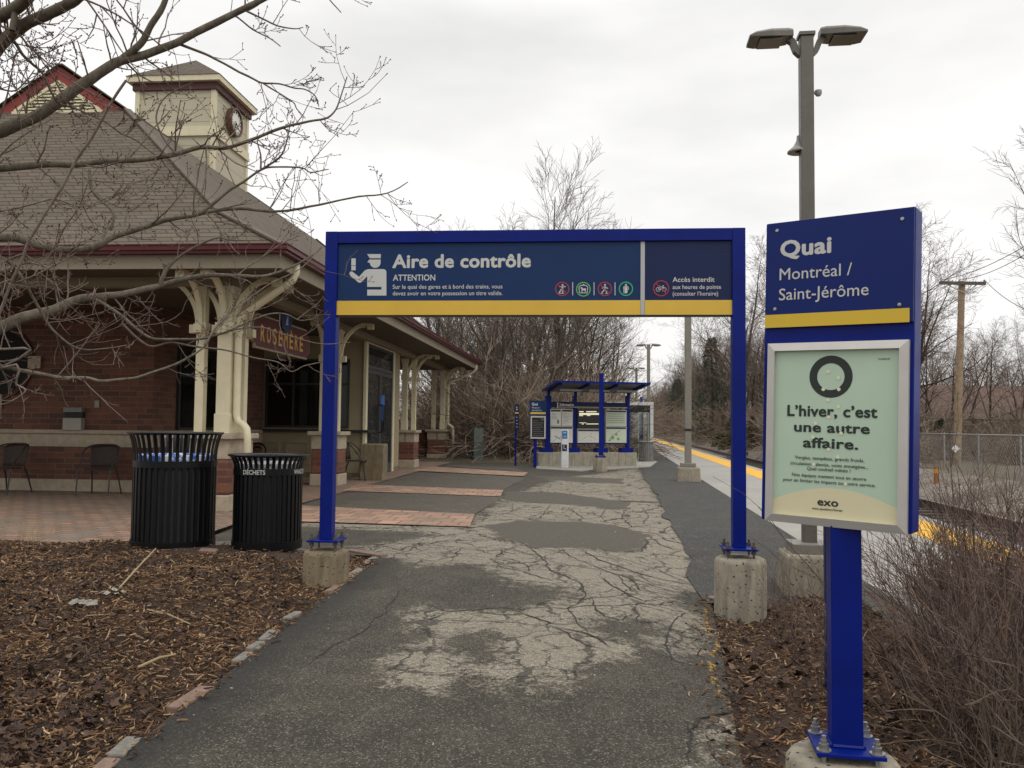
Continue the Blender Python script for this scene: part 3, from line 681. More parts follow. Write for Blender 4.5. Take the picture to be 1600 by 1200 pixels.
# torn paper and dry stalks on the mulch
for i, (px_, py_, L_, lab) in enumerate(((180, 935, .085, 'crumpled pale paper scrap on the mulch with a dry stalk beside it'), (222, 950, .06, 'smaller pointed paper scrap right of the crumpled one on the mulch'), (123, 950, .10, 'shredded grey paper tissue lying left on the mulch'))):
    q = G(px_, py_, .09); rnd = random.Random(i); mb = MB()
    for k in range(7 if i != 1 else 3):
        M = Matrix.Translation((rnd.gauss(0, L_ * .4), rnd.gauss(0, L_ * .4), .02)) @ Matrix.Rotation(rnd.uniform(0, 6), 4, 'Z') @ Matrix.Rotation(rnd.gauss(0, .5), 4, 'X')
        a = L_ * rnd.uniform(.15, .42); mb.add([M @ Vector(w) for w in ((-a, -a * .5, 0), (0, -a * .6, a * .25), (a, -a * .4, 0), (a * .9, a * .5, a * .2), (0, a * .6, 0), (-a * .9, a * .4, a * .3))], [(0, 1, 4, 5), (1, 2, 3, 4)])
    o = mb.build('paper_scrap', mat('scrap_paper', (.27, .25, .21), .9, var=.45, sc=40)); o.location = (q.x, q.y, mulchz_left(q.x, q.y) + .01); tag(o, lab, 'paper')
STALK = mat('dry_stalk', (.34, .26, .14), .8)
for (x0, y0_, x1, y1_, hh, lab) in ((186, 926, 243, 877, .10, 'long pale dry stalk leaning over the crumpled paper scrap'), (220, 950, 298, 962, .02, 'pale dry stalk lying flat right of the pointed paper scrap'), (216, 1023, 275, 1003, .02, 'curved tan bark strip lying across the middle of the mulch')):
    a = G(x0, y0_, .09); b = G(x1, y1_, .09 + hh * .3); a.z = mulchz_left(a.x, a.y) + .02; b.z = mulchz_left(b.x, b.y) + .02 + hh
    tag(MB().tube([a, (a + b) / 2 + Vector((0, .02, .01)), b], [.007, .006, .004], 5).build('dry_stalk', STALK), lab, 'stalk')
# dry grass by the plaza
mb = MB(); rnd = random.Random(2)
for i in range(16):
    q = G(50 + rnd.gauss(0, 12), 866, 0); mb.tube([q, q + Vector((rnd.gauss(0, .02), 0, .15)), q + Vector((rnd.gauss(0, .08), 0, rnd.uniform(.2, .34)))], [.003, .0025, .0015], 4)
tag(mb.build('grass_tuft', STALK), 'tuft of dry yellow grass stalks at the edge of the brick plaza', 'grass')
# ================================================================ STATION BUILDING
stn, MS = thing('station_building', 'brick station house with grey shingle hip roof, cream porch posts and clock tower', 'station', (-3.965, 11.87, 0), RB)
U0, U1, V0, V1 = -11.5, 1.0, -.77, 19.65; HW = (U1 - U0) / 2; UC = (U0 + U1) / 2
RG_ = [(0, 0, 3.60), (1.4, 1.2, 4.35), (4.85, 4.55, 7.25)]       # inset from the side eave, from the end eave, height
DG = 4.55; zb = 7.25; za = 8.16; hb = HW - 4.85
mb = MB()
for (a0, b0, h0), (a1, b1, h1) in zip(RG_, RG_[1:]):
    a = (U0 + a0, V0 + b0), (U1 - a0, V0 + b0), (U1 - a0, V1 - b0), (U0 + a0, V1 - b0)
    b = (U0 + a1, V0 + b1), (U1 - a1, V0 + b1), (U1 - a1, V1 - b1), (U0 + a1, V1 - b1)
    for i in range(4):
        j = (i + 1) % 4; mb.quad((*a[i], h0), (*a[j], h0), (*b[j], h1), (*b[i], h1))
for s_ in (-1, 1):
    e = .07
    mb.quad((UC + s_ * hb, V0 + DG - e, zb), (UC + s_ * hb, V1 - DG + e, zb), (UC, V1 - DG + e, za), (UC, V0 + DG - e, za))
roof = mb.build('roof', SHING, stn, fix=True)
CAPM = mat('ridge_cap', (.105, .085, .064), .95, var=.3, sc=20, bump=.3)
mb = MB()
for su, sv in ((1, 1), (-1, 1), (1, -1)):
    q = [((U1 - a) if su > 0 else (U0 + a), (V0 + b) if sv > 0 else (V1 - b), h + .012) for a, b, h in RG_]
    mb.bar(q[0], q[1], .13, .03); mb.bar(q[1], q[2], .13, .032)
mb.bar((UC, V0 + DG - .05, za + .005), (UC, V1 - DG, za + .005), .16, .03)
mb.build('ridge_cap', CAPM, roof)
# gable vent: red boards and cream louvres
gv = V0 + DG
g = MB().prism([(UC - hb, zb - .05), (UC + hb, zb - .05), (UC, za - .02)], gv, gv + .1).build('gable', REDB, stn)
q = .60; mb = MB().prism([(UC - hb * q, zb + .0), (UC + hb * q, zb + .0), (UC, zb + (za - zb) * q)], gv - .012, gv - .002); mb.build('vent_backing', mat('vent_dark', (.09, .08, .055), .8), g)
mb = MB(); k = 8
for i in range(k):
    z0 = zb + .03 + (za - zb) * q * .92 * i / k; w = hb * q * (1 - (i + .6) / k * .94)
    mb.quad((UC - w, gv - .05, z0), (UC + w, gv - .05, z0), (UC + w, gv - .014, z0 + .055), (UC - w, gv - .014, z0 + .055))
mb.box((UC - hb * q - .08, gv - .06, zb - .05), (UC + hb * q + .08, gv - .013, zb - .0))
mb.bar((UC - hb * q - .03, gv - .03, zb), (UC, gv - .03, zb + (za - zb) * (q + .03)), .05, .06); mb.bar((UC + hb * q + .03, gv - .03, zb), (UC, gv - .03, zb + (za - zb) * (q + .03)), .05, .06)
mb.bar((UC, gv - .04, zb + .45 * q), (UC, gv - .04, zb + (za - zb) * q), .05, .04)
mb.build('louvre', CREAM, g)
# eaves: gutter, fascia, soffit
def ringbox(o0, o1, z0, z1):
    mb = MB(); A = (U0 + o0, V0 + o0, U1 - o0, V1 - o0); B = (U0 + o1, V0 + o1, U1 - o1, V1 - o1)
    pa = [(A[0], A[1]), (A[2], A[1]), (A[2], A[3]), (A[0], A[3])]; pb = [(B[0], B[1]), (B[2], B[1]), (B[2], B[3]), (B[0], B[3])]
    for i in range(4):
        j = (i + 1) % 4
        mb.quad((*pa[i], z0), (*pa[j], z0), (*pa[j], z1), (*pa[i], z1)); mb.quad((*pb[i], z0), (*pb[j], z0), (*pb[j], z1), (*pb[i], z1))
        mb.quad((*pa[i], z0), (*pa[j], z0), (*pb[j], z0), (*pb[i], z0)); mb.quad((*pa[i], z1), (*pa[j], z1), (*pb[j], z1), (*pb[i], z1))
    return mb
gt = ringbox(-.10, .03, 3.525, 3.588); gt.v += []
g2 = ringbox(-.07, .03, 3.485, 3.5245); g3 = ringbox(-.115, -.075, 3.5885, 3.603)
for w in (g2, g3): gt.add(w.v, w.f)
gt.build('gutter', MAROON, stn)
ringbox(.031, .07, 3.30, 3.56).build('fascia', SOFF, stn)
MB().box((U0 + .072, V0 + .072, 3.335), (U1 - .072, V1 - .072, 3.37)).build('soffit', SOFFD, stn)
mb = MB(); mb.box((U0 + .5, .06, 3.20), (-.03, .26, 3.334)); mb.box((-.24, .262, 3.20), (-.03, 18.7, 3.334)); mb.build('porch_beam', SOFF, stn)
# brick walls, with an opening left dark behind every window
WU0, WU1, WV0, WV1 = -6.9, -2.68, 2.9, 15.6
wl = MB().box((WU0 - 2.4, WV0, .22), (WU1, WV1, 3.334)).build('wall', BRICK, stn)
mb = MB(); mb.box((WU0 - 2.42, WV0 - .03, 0), (WU1 + .03, WV1, .22)); mb.build('plinth', STONE, wl)
mb = MB(); mb.box((WU0 - 2.42, WV0 - .02, .80), (WU1 + .02, WV1, 1.03)); mb.build('stone_band', STONE, wl)
mb = MB(); mb.box((WU0 - 2.45, WV0 - .07, 1.031), (WU1 + .07, WV1, 1.10)); mb.build('sill', STONE, wl, bevel=.008)
# round window of the front wall
cx, cz = on(MS, 0, 566, WV0); rr = abs(on(MS, 49, 566, WV0)[0] - cx)
def disc(cx, cz, r, y0, y1, n=40): 
    return MB().prism([(cx + r * math.cos(2 * math.pi * k / n), cz + r * math.sin(2 * math.pi * k / n)) for k in range(n)], y0, y1)
wn_ = disc(cx, cz, rr, WV0 - .02, WV0 - .001).build('round_window', mat('round_pane', (.010, .010, .009), .45, spec=.12), stn)
mb = MB()
for k in range(40):
    a, b = 2 * math.pi * k / 40, 2 * math.pi * (k + 1) / 40
    pr = [(cx + r_ * math.cos(w), cz + r_ * math.sin(w)) for r_, w in ((rr, a), (rr + .07, a), (rr + .07, b), (rr, b))]; mb.prism(pr, WV0 - .05, WV0 - .0005)
mb.build('window_frame', mat('brick_ring', (.07, .028, .022), .85), wn_)
for a in (0, 90, 180, 270):
    M = Matrix.Translation((cx, 0, cz)) @ Matrix.Rotation(R(-a), 4, 'Y'); MB().box((rr - .02, WV0 - .07, -.11), (rr + .22, WV0 - .051, .11), M).build('keystone', STONE, wn_)
# side wall windows
def window(name, face, a0, a1, z0, z1, pos, n=1, mull=True, parent=None):
    # face 'v': plane v = pos facing the viewer; face 'u': plane u = pos facing the platform
    def bx(mb, s0, s1, d0, d1, w0, w1):
        return mb.box((s0, pos - d1, w0), (s1, pos - d0, w1)) if face == 'v' else mb.box((pos + d0, s0, w0), (pos + d1, s1, w1))
    fr = MB(); t_ = .05
    bx(fr, a0, a1, .002, .06, z0, z0 + t_); bx(fr, a0, a1, .002, .06, z1 - t_, z1); bx(fr, a0, a0 + t_, .003, .061, z0 + t_, z1 - t_); bx(fr, a1 - t_, a1, .003, .061, z0 + t_, z1 - t_)
    for i in range(1, n):
        x = a0 + (a1 - a0) * i / n; bx(fr, x - .025, x + .025, .003, .061, z0 + t_, z1 - t_)
    if mull: bx(fr, a0 + t_, a1 - t_, .004, .055, z0 + (z1 - z0) * .62, z0 + (z1 - z0) * .62 + .05)
    f = fr.build(name, DFRAME, parent or stn); g = MB(); bx(g, a0 + t_, a1 - t_, .004, .02, z0 + t_, z1 - t_); g.build('pane', GLASS, f); return f
window('window', 'u', 3.75, 5.6, 1.101, 2.75, WU1, 2)
# olive vestibule with shop front windows, counter, panels and the glazed door
VU, VV0, VV1 = -.23, 8.0, 11.75
vs_ = MB().box((WU1 - .5, VV0, .12), (VU, VV1, 3.334)).build('vestibule', OLIVE, stn)
MB().box((WU1, VV0 - .03, 0), (VU + .03, VV1 + .03, .12)).build('plinth', CONCD, vs_)
mb = MB()
x0, z0 = on(MS, 545, 672, VV0); x1, _ = on(MS, 398, 672, VV0)
for a, b in ((x1, x1 + .62), (x1 + .75, x1 + 1.35), (x1 + 1.46, min(x0, VU - .1))):
    for q_ in ((a, VV0 - .03, .30, b, VV0 - .001, .36), (a, VV0 - .03, .80, b, VV0 - .001, .86), (a, VV0 - .031, .36, a + .06, VV0 - .001, .80), (b - .06, VV0 - .031, .36, b, VV0 - .001, .80)): mb.box(q_[:3], q_[3:])
mb.build('panel_moulding', OLIVE, vs_)
window('window', 'v', max(x1, WU1 + .08), x0, 1.16, 2.78, VV0, 3)
DARKW = mat('black_counter', (.015, .014, .013), .5)
mb = MB(); mb.box((WU1, VV0 - .16, 1.06), (VU + .16, VV0 - .001, 1.12)); mb.box((VU + .001, VV0, 1.06), (VU + .16, VV0 + .55, 1.12)); mb.build('counter', DARKW, vs_)
# door on the platform side
ya_, zt = onx(MS, 571, 576, VU); yb_, _ = onx(MS, 611, 590, VU); _, ztt = onx(MS, 580, 541, VU)
zt = onx(MS, 590, 578, VU)[1]; ztt = onx(MS, 590, 543, VU)[1]
mb = MB(); tw = .16
mb.box((VU + .002, ya_ - tw, 0), (VU + .07, ya_, ztt + .12)); mb.box((VU + .002, yb_, 0), (VU + .07, yb_ + tw, ztt + .12)); mb.box((VU + .003, ya_, ztt), (VU + .071, yb_, ztt + .12)); mb.build('door_frame', CREAM, stn)
dr = MB(); yc = (ya_ + yb_) / 2
for a, b in ((ya_ + .01, yc - .01), (yc + .01, yb_ - .01)):
    dr.box((VU + .004, a, .02), (VU + .05, a + .09, zt - .04)); dr.box((VU + .004, b - .09, .02), (VU + .05, b, zt - .04)); dr.box((VU + .003, a + .09, .02), (VU + .051, b - .09, .26)); dr.box((VU + .003, a + .09, zt - .14), (VU + .051, b - .09, zt - .04))
dr.box((VU + .004, ya_ + .01, zt - .03), (VU + .06, yb_ - .01, zt + .05)); dr.box((VU + .004, ya_ + .01, ztt - .07), (VU + .06, yb_ - .01, ztt - .002)); dr.box((VU + .005, ya_ + .01, zt + .05), (VU + .058, ya_ + .08, ztt - .07)); dr.box((VU + .005, yb_ - .08, zt + .05), (VU + .058, yb_ - .01, ztt - .07))
d = dr.build('door', mat('door_frame_grey', (.045, .05, .052), .4), stn)
mb = MB(); mb.box((VU + .006, ya_ + .05, .2), (VU + .03, yb_ - .05, zt - .1)); mb.box((VU + .006, ya_ + .05, zt + .03), (VU + .03, yb_ - .05, ztt - .05))
GL2 = glass('door_glass', (.022, .026, .028), .03); mb.build('pane', GL2, d)
for s_ in (-.09, .09): MB().tube([(VU + .05, yc + s_, 1.05), (VU + .12, yc + s_, 1.08), (VU + .12, yc + s_, 1.72), (VU + .05, yc + s_, 1.75)], .016, 6).build('handle', BLACK, d)
mb = MB(); mb.box((VU + .031, yc + .16, 1.35), (VU + .034, yc + .5, 2.0)); mb.build('poster', flat('blue_poster', (.03, .12, .45)), d)
# brick piers with posts and brackets
def pier(u0, u1, v0, v1):
    b = MB(); b.box((u0, v0, .24), (u1, v1, .74)); b_ = b.build('brick_pier', BRICKP, stn, bevel=.03)
    w = MB(); w.box((u0 - .02, v0 - .02, 0), (u1 + .02, v1 + .02, .24)); w.build('pier_base', STONE, b_, bevel=.02)
    mb = MB(); s_ = .012; um, vm = (u0 + u1) / 2, (v0 + v1) / 2
    for a, b2 in ((u0 - .005, u0 + (u1 - u0) * .55 - s_), (u0 + (u1 - u0) * .55 + s_, u1 + .005)): mb.box((a, v0 - .005, .74), (b2, v1 + .005, 1.02))
    mb.build('stone_band', STONE, b_, bevel=.012)
    MB().box((u0 - .07, v0 - .07, 1.021), (u1 + .07, v1 + .07, 1.10)).build('pier_cap', STONE, b_, bevel=.014)
def arc(c, r0, a0, a1, n=12): return [c + Vector((0, 0, 0)) for _ in range(0)]
def bracket(mb, u, v, du, dv, L=.62, H=.68, zt=3.33):
    # quarter round from the post face up and out to the soffit
    pts = []
    for k in range(13):
        a = R(90) * k / 12; h = L * (1 - math.cos(a)); z = zt - H + H * math.sin(a); pts.append((u + du * h, v + dv * h, z))
    mb.strip(pts, .075, .065, (-dv, du, 0)); mb.strip([(p[0] - du * .0, p[1] - dv * .0, p[2]) for p in [(u + du * (L * (1 - math.cos(R(90) * k / 12)) * .80 + .0), v + dv * (L * (1 - math.cos(R(90) * k / 12)) * .80), zt - H * 1.0 + H * math.sin(R(90) * k / 12) * .9) for k in range(13)]], .05, .025, (-dv, du, 0))
    mb.cbox((u + du * L * .99, v + dv * L * .99, zt - .07), (.12, .12, .11)); mb.cbox((u + du * .05, v + dv * .05, zt - H - .06), (.12, .12, .12))
def post(u, v, w, dirs, name='post'):
    mb = MB(); mb.box((u - w / 2, v - w / 2, 1.101), (u + w / 2, v + w / 2, 3.2)); mb.box((u - w * .57, v - w * .57, 1.101), (u + w * .57, v + w * .57, 1.38)) if w > .15 else None
    mb.box((u - w * .66, v - w * .66, 2.57), (u + w * .66, v + w * .66, 2.68)); mb.box((u - w * .66, v - w * .66, 3.08), (u + w * .66, v + w * .66, 3.2005))
    p = mb.build(name, CREAM, stn, bevel=.006)
    for du, dv in dirs:
        b = MB(); bracket(b, u + du * w * .5, v + dv * w * .5, du, dv); b.build('bracket', CREAM, p)
pier(-.86, 0, 0, .86)
post(-.50, .16, .125, [(-1, 0), (0, -1)]); post(-.135, .17, .20, [(-1, 0), (1, 0), (0, -1)]); post(-.13, .72, .125, [(1, 0), (0, 1)])
pier(-.56, 0, 5.25, 5.82); post(-.13, 5.53, .13, [(1, 0), (0, 1)]); post(-.42, 5.53, .13, [(0, -1)])
pier(-.62, 0, 12.75, 13.4); post(-.36, 13.05, .16, [(1, 0)]); post(-.12, 13.2, .13, [(1, 0), (0, 1)])
pier(-.62, 0, 18.0, 18.85); post(-.45, 18.25, .15, []); post(-.12, 18.2, .16, [(1, 0)]); post(-.12, 18.7, .13, [(1, 0)])
mb = MB(); mb.box((-1.6, 18.3, 0), (-.64, 18.7, 1.0)); mb.box((-1.62, 18.28, 1.0), (-.69, 18.72, 1.09)); mb.build('brick_parapet', BRICKP, stn)
# downspouts
a = on(MS, 497, 424, -.2); 
mb = MB(); k = 18.7
def spout(vv, ex):
    m = MB(); m.tube([(U1 - .02, vv + ex, 3.46), (U1 - .02, vv + ex, 3.34), (U1 - .06, vv + ex, 3.24), (U1 - .16, vv + ex, 3.16), (.10, vv, 2.80), (.04, vv, 2.72), (.03, vv, 2.55), (.03, vv, 1.36), (.06, vv, 1.27), (.17, vv - .06, 1.22), (.22, vv - .08, 1.17), (.235, vv - .08, 1.05), (.235, vv - .08, .42)], .052, 10)
    m.build('downspout', CREAM, stn, smooth=True)
spout(.17, -.35); spout(18.45, .3)
# clock tower over the vestibule
tv = 8.35; S2 = 1.01; tz0, tz1 = 5.0, 9.62
TW = []
tw = MB(); tw.box((UC - S2, tv, tz0), (UC + S2, tv + 2 * S2, tz1))
t = NT('cream_siding'); v = t.oc(); fz = t.math('FRACT', t.math('DIVIDE', t.n('SeparateXYZ', {0: v}).outputs[2], .30))
c = t.mix(t.noise(v, 3, 4), (.45, .405, .295), (.51, .465, .345)); c = t.mix(t.step(fz, .06, .02), c, (.22, .19, .12)); t.set('Base Color', c); t.set('Roughness', .6); t.bump(fz, .6, .03)
two = tw.build('clock_tower', t.m, stn)
mb = MB()
for su in (-1, 1):
    for sv in (0, 1):
        u, w = UC + su * S2, tv + sv * 2 * S2; mb.box((u - .085 if su > 0 else u - .03, w - .03 if sv == 0 else w - .085, tz0), (u + .03 if su > 0 else u + .085, w + .085 if sv == 0 else w + .03, tz1 - .001))
mb.box((UC - S2 - .06, tv - .06, 8.34), (UC + S2 + .06, tv + 2 * S2 + .06, 8.42)); mb.box((UC - S2 - .045, tv - .045, 8.42), (UC + S2 + .045, tv + 2 * S2 + .045, 8.58))
mb.build('trim', CREAM, two)
MB().box((UC - S2 - .08, tv - .08, 9.50), (UC + S2 + .08, tv + 2 * S2 + .08, 9.68)).build('frieze', mat('maroon_frieze', (.075, .02, .02), .6), two)
MB().box((UC - S2 - .19, tv - .19, 9.681), (UC + S2 + .19, tv + 2 * S2 + .19, 9.82)).build('tower_eave', CREAM, two)
e = .21; z0 = 9.821; mb = MB(); q = [(UC - S2 - e, tv - e), (UC + S2 + e, tv - e), (UC + S2 + e, tv + 2 * S2 + e), (UC - S2 - e, tv + 2 * S2 + e)]
for i in range(4): mb.quad((*q[i], z0), (*q[(i + 1) % 4], z0), (UC, tv + S2, z0 + .90))
mb.quad(*[(*w, z0) for w in q]); mb.build('tower_roof', SHING, two)
cy_, cz_ = onx(MS, 361.5, 192, UC + S2); M = Matrix.Translation((UC + S2, cy_, cz_)) @ Matrix.Rotation(R(90), 4, 'Y')
mb = MB(); mb.lathe([(.31, 0), (.365, 0), (.37, .16), (.325, .17), (.315, .12), (.31, .12)], 36); mb.v = [tuple(M @ Vector(w)) for w in mb.v]
ck = mb.build('clock', mat('clock_rim', (.10, .045, .025), .5), two, smooth='auto')
mb = MB(); mb.lathe([(0.001, .12), (.32, .12)], 36); mb.v = [tuple(M @ Vector(w)) for w in mb.v]; mb.build('clock_face', flat('clock_white', (.72, .70, .64)), two)
mb = MB(); X = UC + S2 + .127
for k in range(12):
    a = R(30 * k); mb.bar((X, cy_ + .235 * math.sin(a), cz_ + .235 * math.cos(a)), (X, cy_ + .29 * math.sin(a), cz_ + .29 * math.cos(a)), .03, .006)
mb.bar((X, cy_, cz_), (X, cy_ + .16, cz_ - .13), .03, .008); mb.bar((X + .01, cy_, cz_), (X + .01, cy_ - .12, cz_ - .25), .022, .008); mb.build('clock_hands', BLACKM, two)
# small dark service box on the front wall below the window: ashtray
a0 = on(MS, 101, 672, WV0 - .05); a1 = on(MS, 131, 637, WV0 - .05)
ash, MA = thing('wall_ashtray', 'grey metal ashtray box with a dark slot fixed to the front brick wall', 'ashtray', (MS @ Vector(((a0[0] + a1[0]) / 2, WV0, a0[1]))), RB)
w2 = (a1[0] - a0[0]) / 2; hh = a1[1] - a0[1]
MB().box((-w2, -.12, 0), (w2, -.003, hh * .54)).build('body', mat('ash_grey', (.30, .28, .24), .5), ash, bevel=.005)
MB().box((-w2 + .005, -.07, hh * .54), (w2 - .005, -.003, hh * .8)).build('slot', BLACKM, ash); MB().box((-w2, -.11, hh * .8), (w2, -.003, hh)).build('lid', mat('ash_lid', (.16, .15, .13), .5), ash)
a0 = on(MS, 148, 637, WV0 - .02); o = MB().box((a0[0], WV0 - .03, a0[1]), (a0[0] + .085, WV0 - .002, a0[1] + .13)).build('wall_outlet', GREYP2); o.matrix_world = MS.copy(); tag(o, 'small grey outlet cover on the front brick wall right of the ashtray', 'outlet')
# hanging station name board
n0 = onx(MS, 392, 530, -.31); n1 = onx(MS, 481, 545, -.31); nl = n1[0] - n0[0]; zc = 2.72
nb, MN = thing('name_board', 'maroon hanging board with gold station name and blue crest under the eave', 'sign', MS @ Vector((-.31, n0[0], 2.46)), RB)
def ploty(pts, x0, x1): 
    mb = MB(); n = len(pts); mb.v = [(x0, a, b) for a, b in pts] + [(x1, a, b) for a, b in pts]
    mb.f = [tuple(range(n)), tuple(range(2 * n - 1, n - 1, -1))] + [(i, i + n, (i + 1) % n + n, (i + 1) % n) for i in range(n)]; mb.mi = [0] * len(mb.f); return mb
def nbpoly(e): return [(.14 + 0, e), (nl - .14, e), (nl - .14, .07), (nl - e, .12), (nl - e, .40), (nl - .14, .46), (nl - .14, .56 - e), (.14, .56 - e), (.14, .46), (e, .40), (e, .12), (.14, .07)]
ploty(nbpoly(0), -.03, .03).build('edge', mat('gilded_edge', (.30, .24, .16), .5), nb)
ploty(nbpoly(.03), .0301, .036).build('board', MAROON, nb)
I = MN.inverted(); cu = 'ROSEMÈRE'
GOLD = mat('gold_leaf', (.62, .34, .06), .5)
for i, ch in enumerate(cu):
    co, fs = text_mesh(ch); co, fs = embolden(co, fs, .02); y0_ = .30 + (nl - .6) * i / 8; lo, hi = co[:, 0].min(), co[:, 0].max(); wd = (nl - .6) / 8 * .66
    mb = MB(); mb.v = [(.038 - d, y0_ + (x - lo) / (hi - lo) * wd, .13 + z / .72 * .27) for x, d, z in co]; mb.f = fs; mb.mi = [0] * len(fs); mb.build('lettering', GOLD, nb, fix=False)
mb = MB(); cy0 = nl * .52
sh = [(cy0 + a * 1.35, .44 + b * 1.15) for a, b in ((-.16, .0), (0, -.06), (.16, 0), (.20, .18), (.15, .26), (.18, .33), (.06, .32), (0, .38), (-.06, .32), (-.18, .33), (-.15, .26), (-.20, .18))]
cr_ = ploty(sh, .037, .06).build('crest', mat('crest_blue', (.01, .03, .10), .5), nb)
mb = ploty([(cy0 - .07, .50), (cy0 + .07, .50), (cy0 + .07, .68), (cy0 - .07, .68)], .061, .064).build('crest_shield', flat('shield_blue', (.03, .10, .28)), cr_)
mb = MB()
for y in (-.03, .0, .03): mb.box((.0645, cy0 + y - .009, .54), (.066, cy0 + y + .009, .64 + y))
mb.box((.0645, cy0 - .05, .52), (.066, cy0 + .05, .535)); mb.build('crest_emblem', WHITE, cr_)
mb = MB(); 
for y in (.35, nl - .35): mb.tube([(0, y, .56), (0, y, .88)], .012, 6)
mb.build('hanger', BLACK, nb)
# spot lamps under the soffit
for i, (px_, py_, lab) in enumerate(((490, 482, 'black spot lamp under the eave just left of the blue arch post'), (505, 492, 'black spot lamp under the eave partly behind the blue arch post'))):
    a = P(px_, py_, 15.6 + i * .9); q = MS.inverted() @ a
    l, ML = thing('spot_lamp', lab, 'lamp', a, RB)
    MB().box((-.12, -.06, 3.335 - a.z - .05), (.12, .06, 3.334 - a.z)).build('base', BLACKM, l)
    MB().tube([(0, 0, 3.29 - a.z), (.03, 0, .15), (0, -.05, .05)], .018, 6).build('arm', BLACKM, l)
    mb = MB(); mb.lathe([(.03, .10), (.06, .06), (.075, -.04), (.001, -.03)], 16); MR = Matrix.Rotation(R(25), 4, 'X'); mb.v = [tuple(MR @ Vector(w)) for w in mb.v]; mb.build('lamp_head', mat('lamp_white', (.35, .34, .32), .4), l, smooth='auto')
# ================================================================ CHAIRS
WICK = mat('brown_wicker', (.040, .026, .019), .7, var=.3, sc=30, bump=.5, bsc=160); CHF = mat('chair_frame', (.035, .030, .027), .45, .2)
def chair(loc, rz, label, group='wicker chairs on the plaza'):
    c, M = thing('wicker_chair', label, 'chair', loc, rz, group)
    mb = MB(); n = 13
    for k in range(n):
        for j in range(6):
            a = R(-62 + 124 * k / (n - 1)); z = .47 + .40 * j / 5 - .06 * (abs(k - 6) / 6) ** 2 * (j / 5); r_ = .24 + .03 * j / 5
            mb.v.append((r_ * math.sin(a) * 1.05, .08 + r_ * math.cos(a) * .75 + .05 * j / 5, z))
    mb.f = [(k * 6 + j, (k + 1) * 6 + j, (k + 1) * 6 + j + 1, k * 6 + j + 1) for k in range(n - 1) for j in range(5)]; mb.mi = [0] * len(mb.f)
    o = mb.build('backrest', WICK, c, smooth=True); so = o.modifiers.new('t', 'SOLIDIFY'); so.thickness = .016
    mb = MB(); mb.slab([(.23 * math.cos(a), .25 * math.sin(a)) for a in [2 * math.pi * k / 20 for k in range(20)]], .43, .455); mb.build('seat', WICK, c, bevel=.008)
    pts = []
    for k in range(17):
        a = R(-115 + 230 * k / 16); q = abs(k - 8) / 8; pts.append((.285 * math.sin(a), .06 + .27 * math.cos(a) * .85 + .02 - .05, .86 - .26 * q ** 3.0))
    mb = MB(); mb.tube(pts, .014, 6); mb.build('arm_rail', CHF, c, smooth=True)
    for sx in (-1, 1):
        e = pts[0] if sx < 0 else pts[-1]
        MB().tube([e, (sx * .265, -.19, .45), (sx * .26, -.25, 0)], .013, 6).build('leg', CHF, c); MB().tube([(sx * .2, .18, .46), (sx * .22, .25, .3), (sx * .25, .33, 0)], .013, 6).build('leg', CHF, c)
    return c
chair(MS @ Vector((on(MS, 154, 760, 2.15)[0], 2.15, 0)), RB + R(8), 'dark wicker chair against the brick wall, beside the big bin')
chair(MS @ Vector((on(MS, 8, 760, 2.1)[0], 2.1, 0)), RB + R(-6), 'dark wicker chair cut by the left photo edge, against the brick wall')
q = G(562, 752); chair(Vector((q.x - .12, q.y + .2, 0)), RB + R(96), 'dark wicker chair seen from the side between brick pier and concrete block')
a, b = G(572, 752), G(597, 748)
blk = MB().box((-.27, -.22, 0), (.27, .22, .82)).build('concrete_block', CONCD, bevel=.03); blk.location = ((a.x + b.x) / 2 + .0, a.y + .35, 0); blk.rotation_euler = (0, 0, RB); tag(blk, 'tall plain concrete block standing beside the station door', 'block')
# ornamental bench end behind the bins
q = G(403, 748); bn, M = thing('iron_bench', 'dark iron bench with scrolled end showing behind the smaller bin', 'bench', (q.x, q.y + 1.0, 0), RB + R(90))
mb = MB()
for s_ in (-.7, .7):
    pts = [(s_, .25 * math.cos(a) * (1 - a / 14) + .05, .62 + .2 * math.sin(a) * (1 - a / 14)) for a in [k * .45 for k in range(20)]]; e = MB(); e.tube(pts, .02, 6); e.tube([(s_, -.24, 0), (s_, -.22, .45), (s_, .30, .62)], .022, 6); e.tube([(s_, .24, 0), (s_, .22, .45), (s_, .32, .85)], .022, 6); e.build('end_frame', BLACK, bn)
for k in range(5): mb.box((-.7, -.24 + k * .1, .44), (.7, -.16 + k * .1, .465))
mb.build('seat', BLACK, bn)
mb = MB()
for k in range(3): mb.box((-.7, .27 + k * .015, .52 + k * .11), (.7, .295 + k * .015, .60 + k * .11))
mb.build('backrest', BLACK, bn)
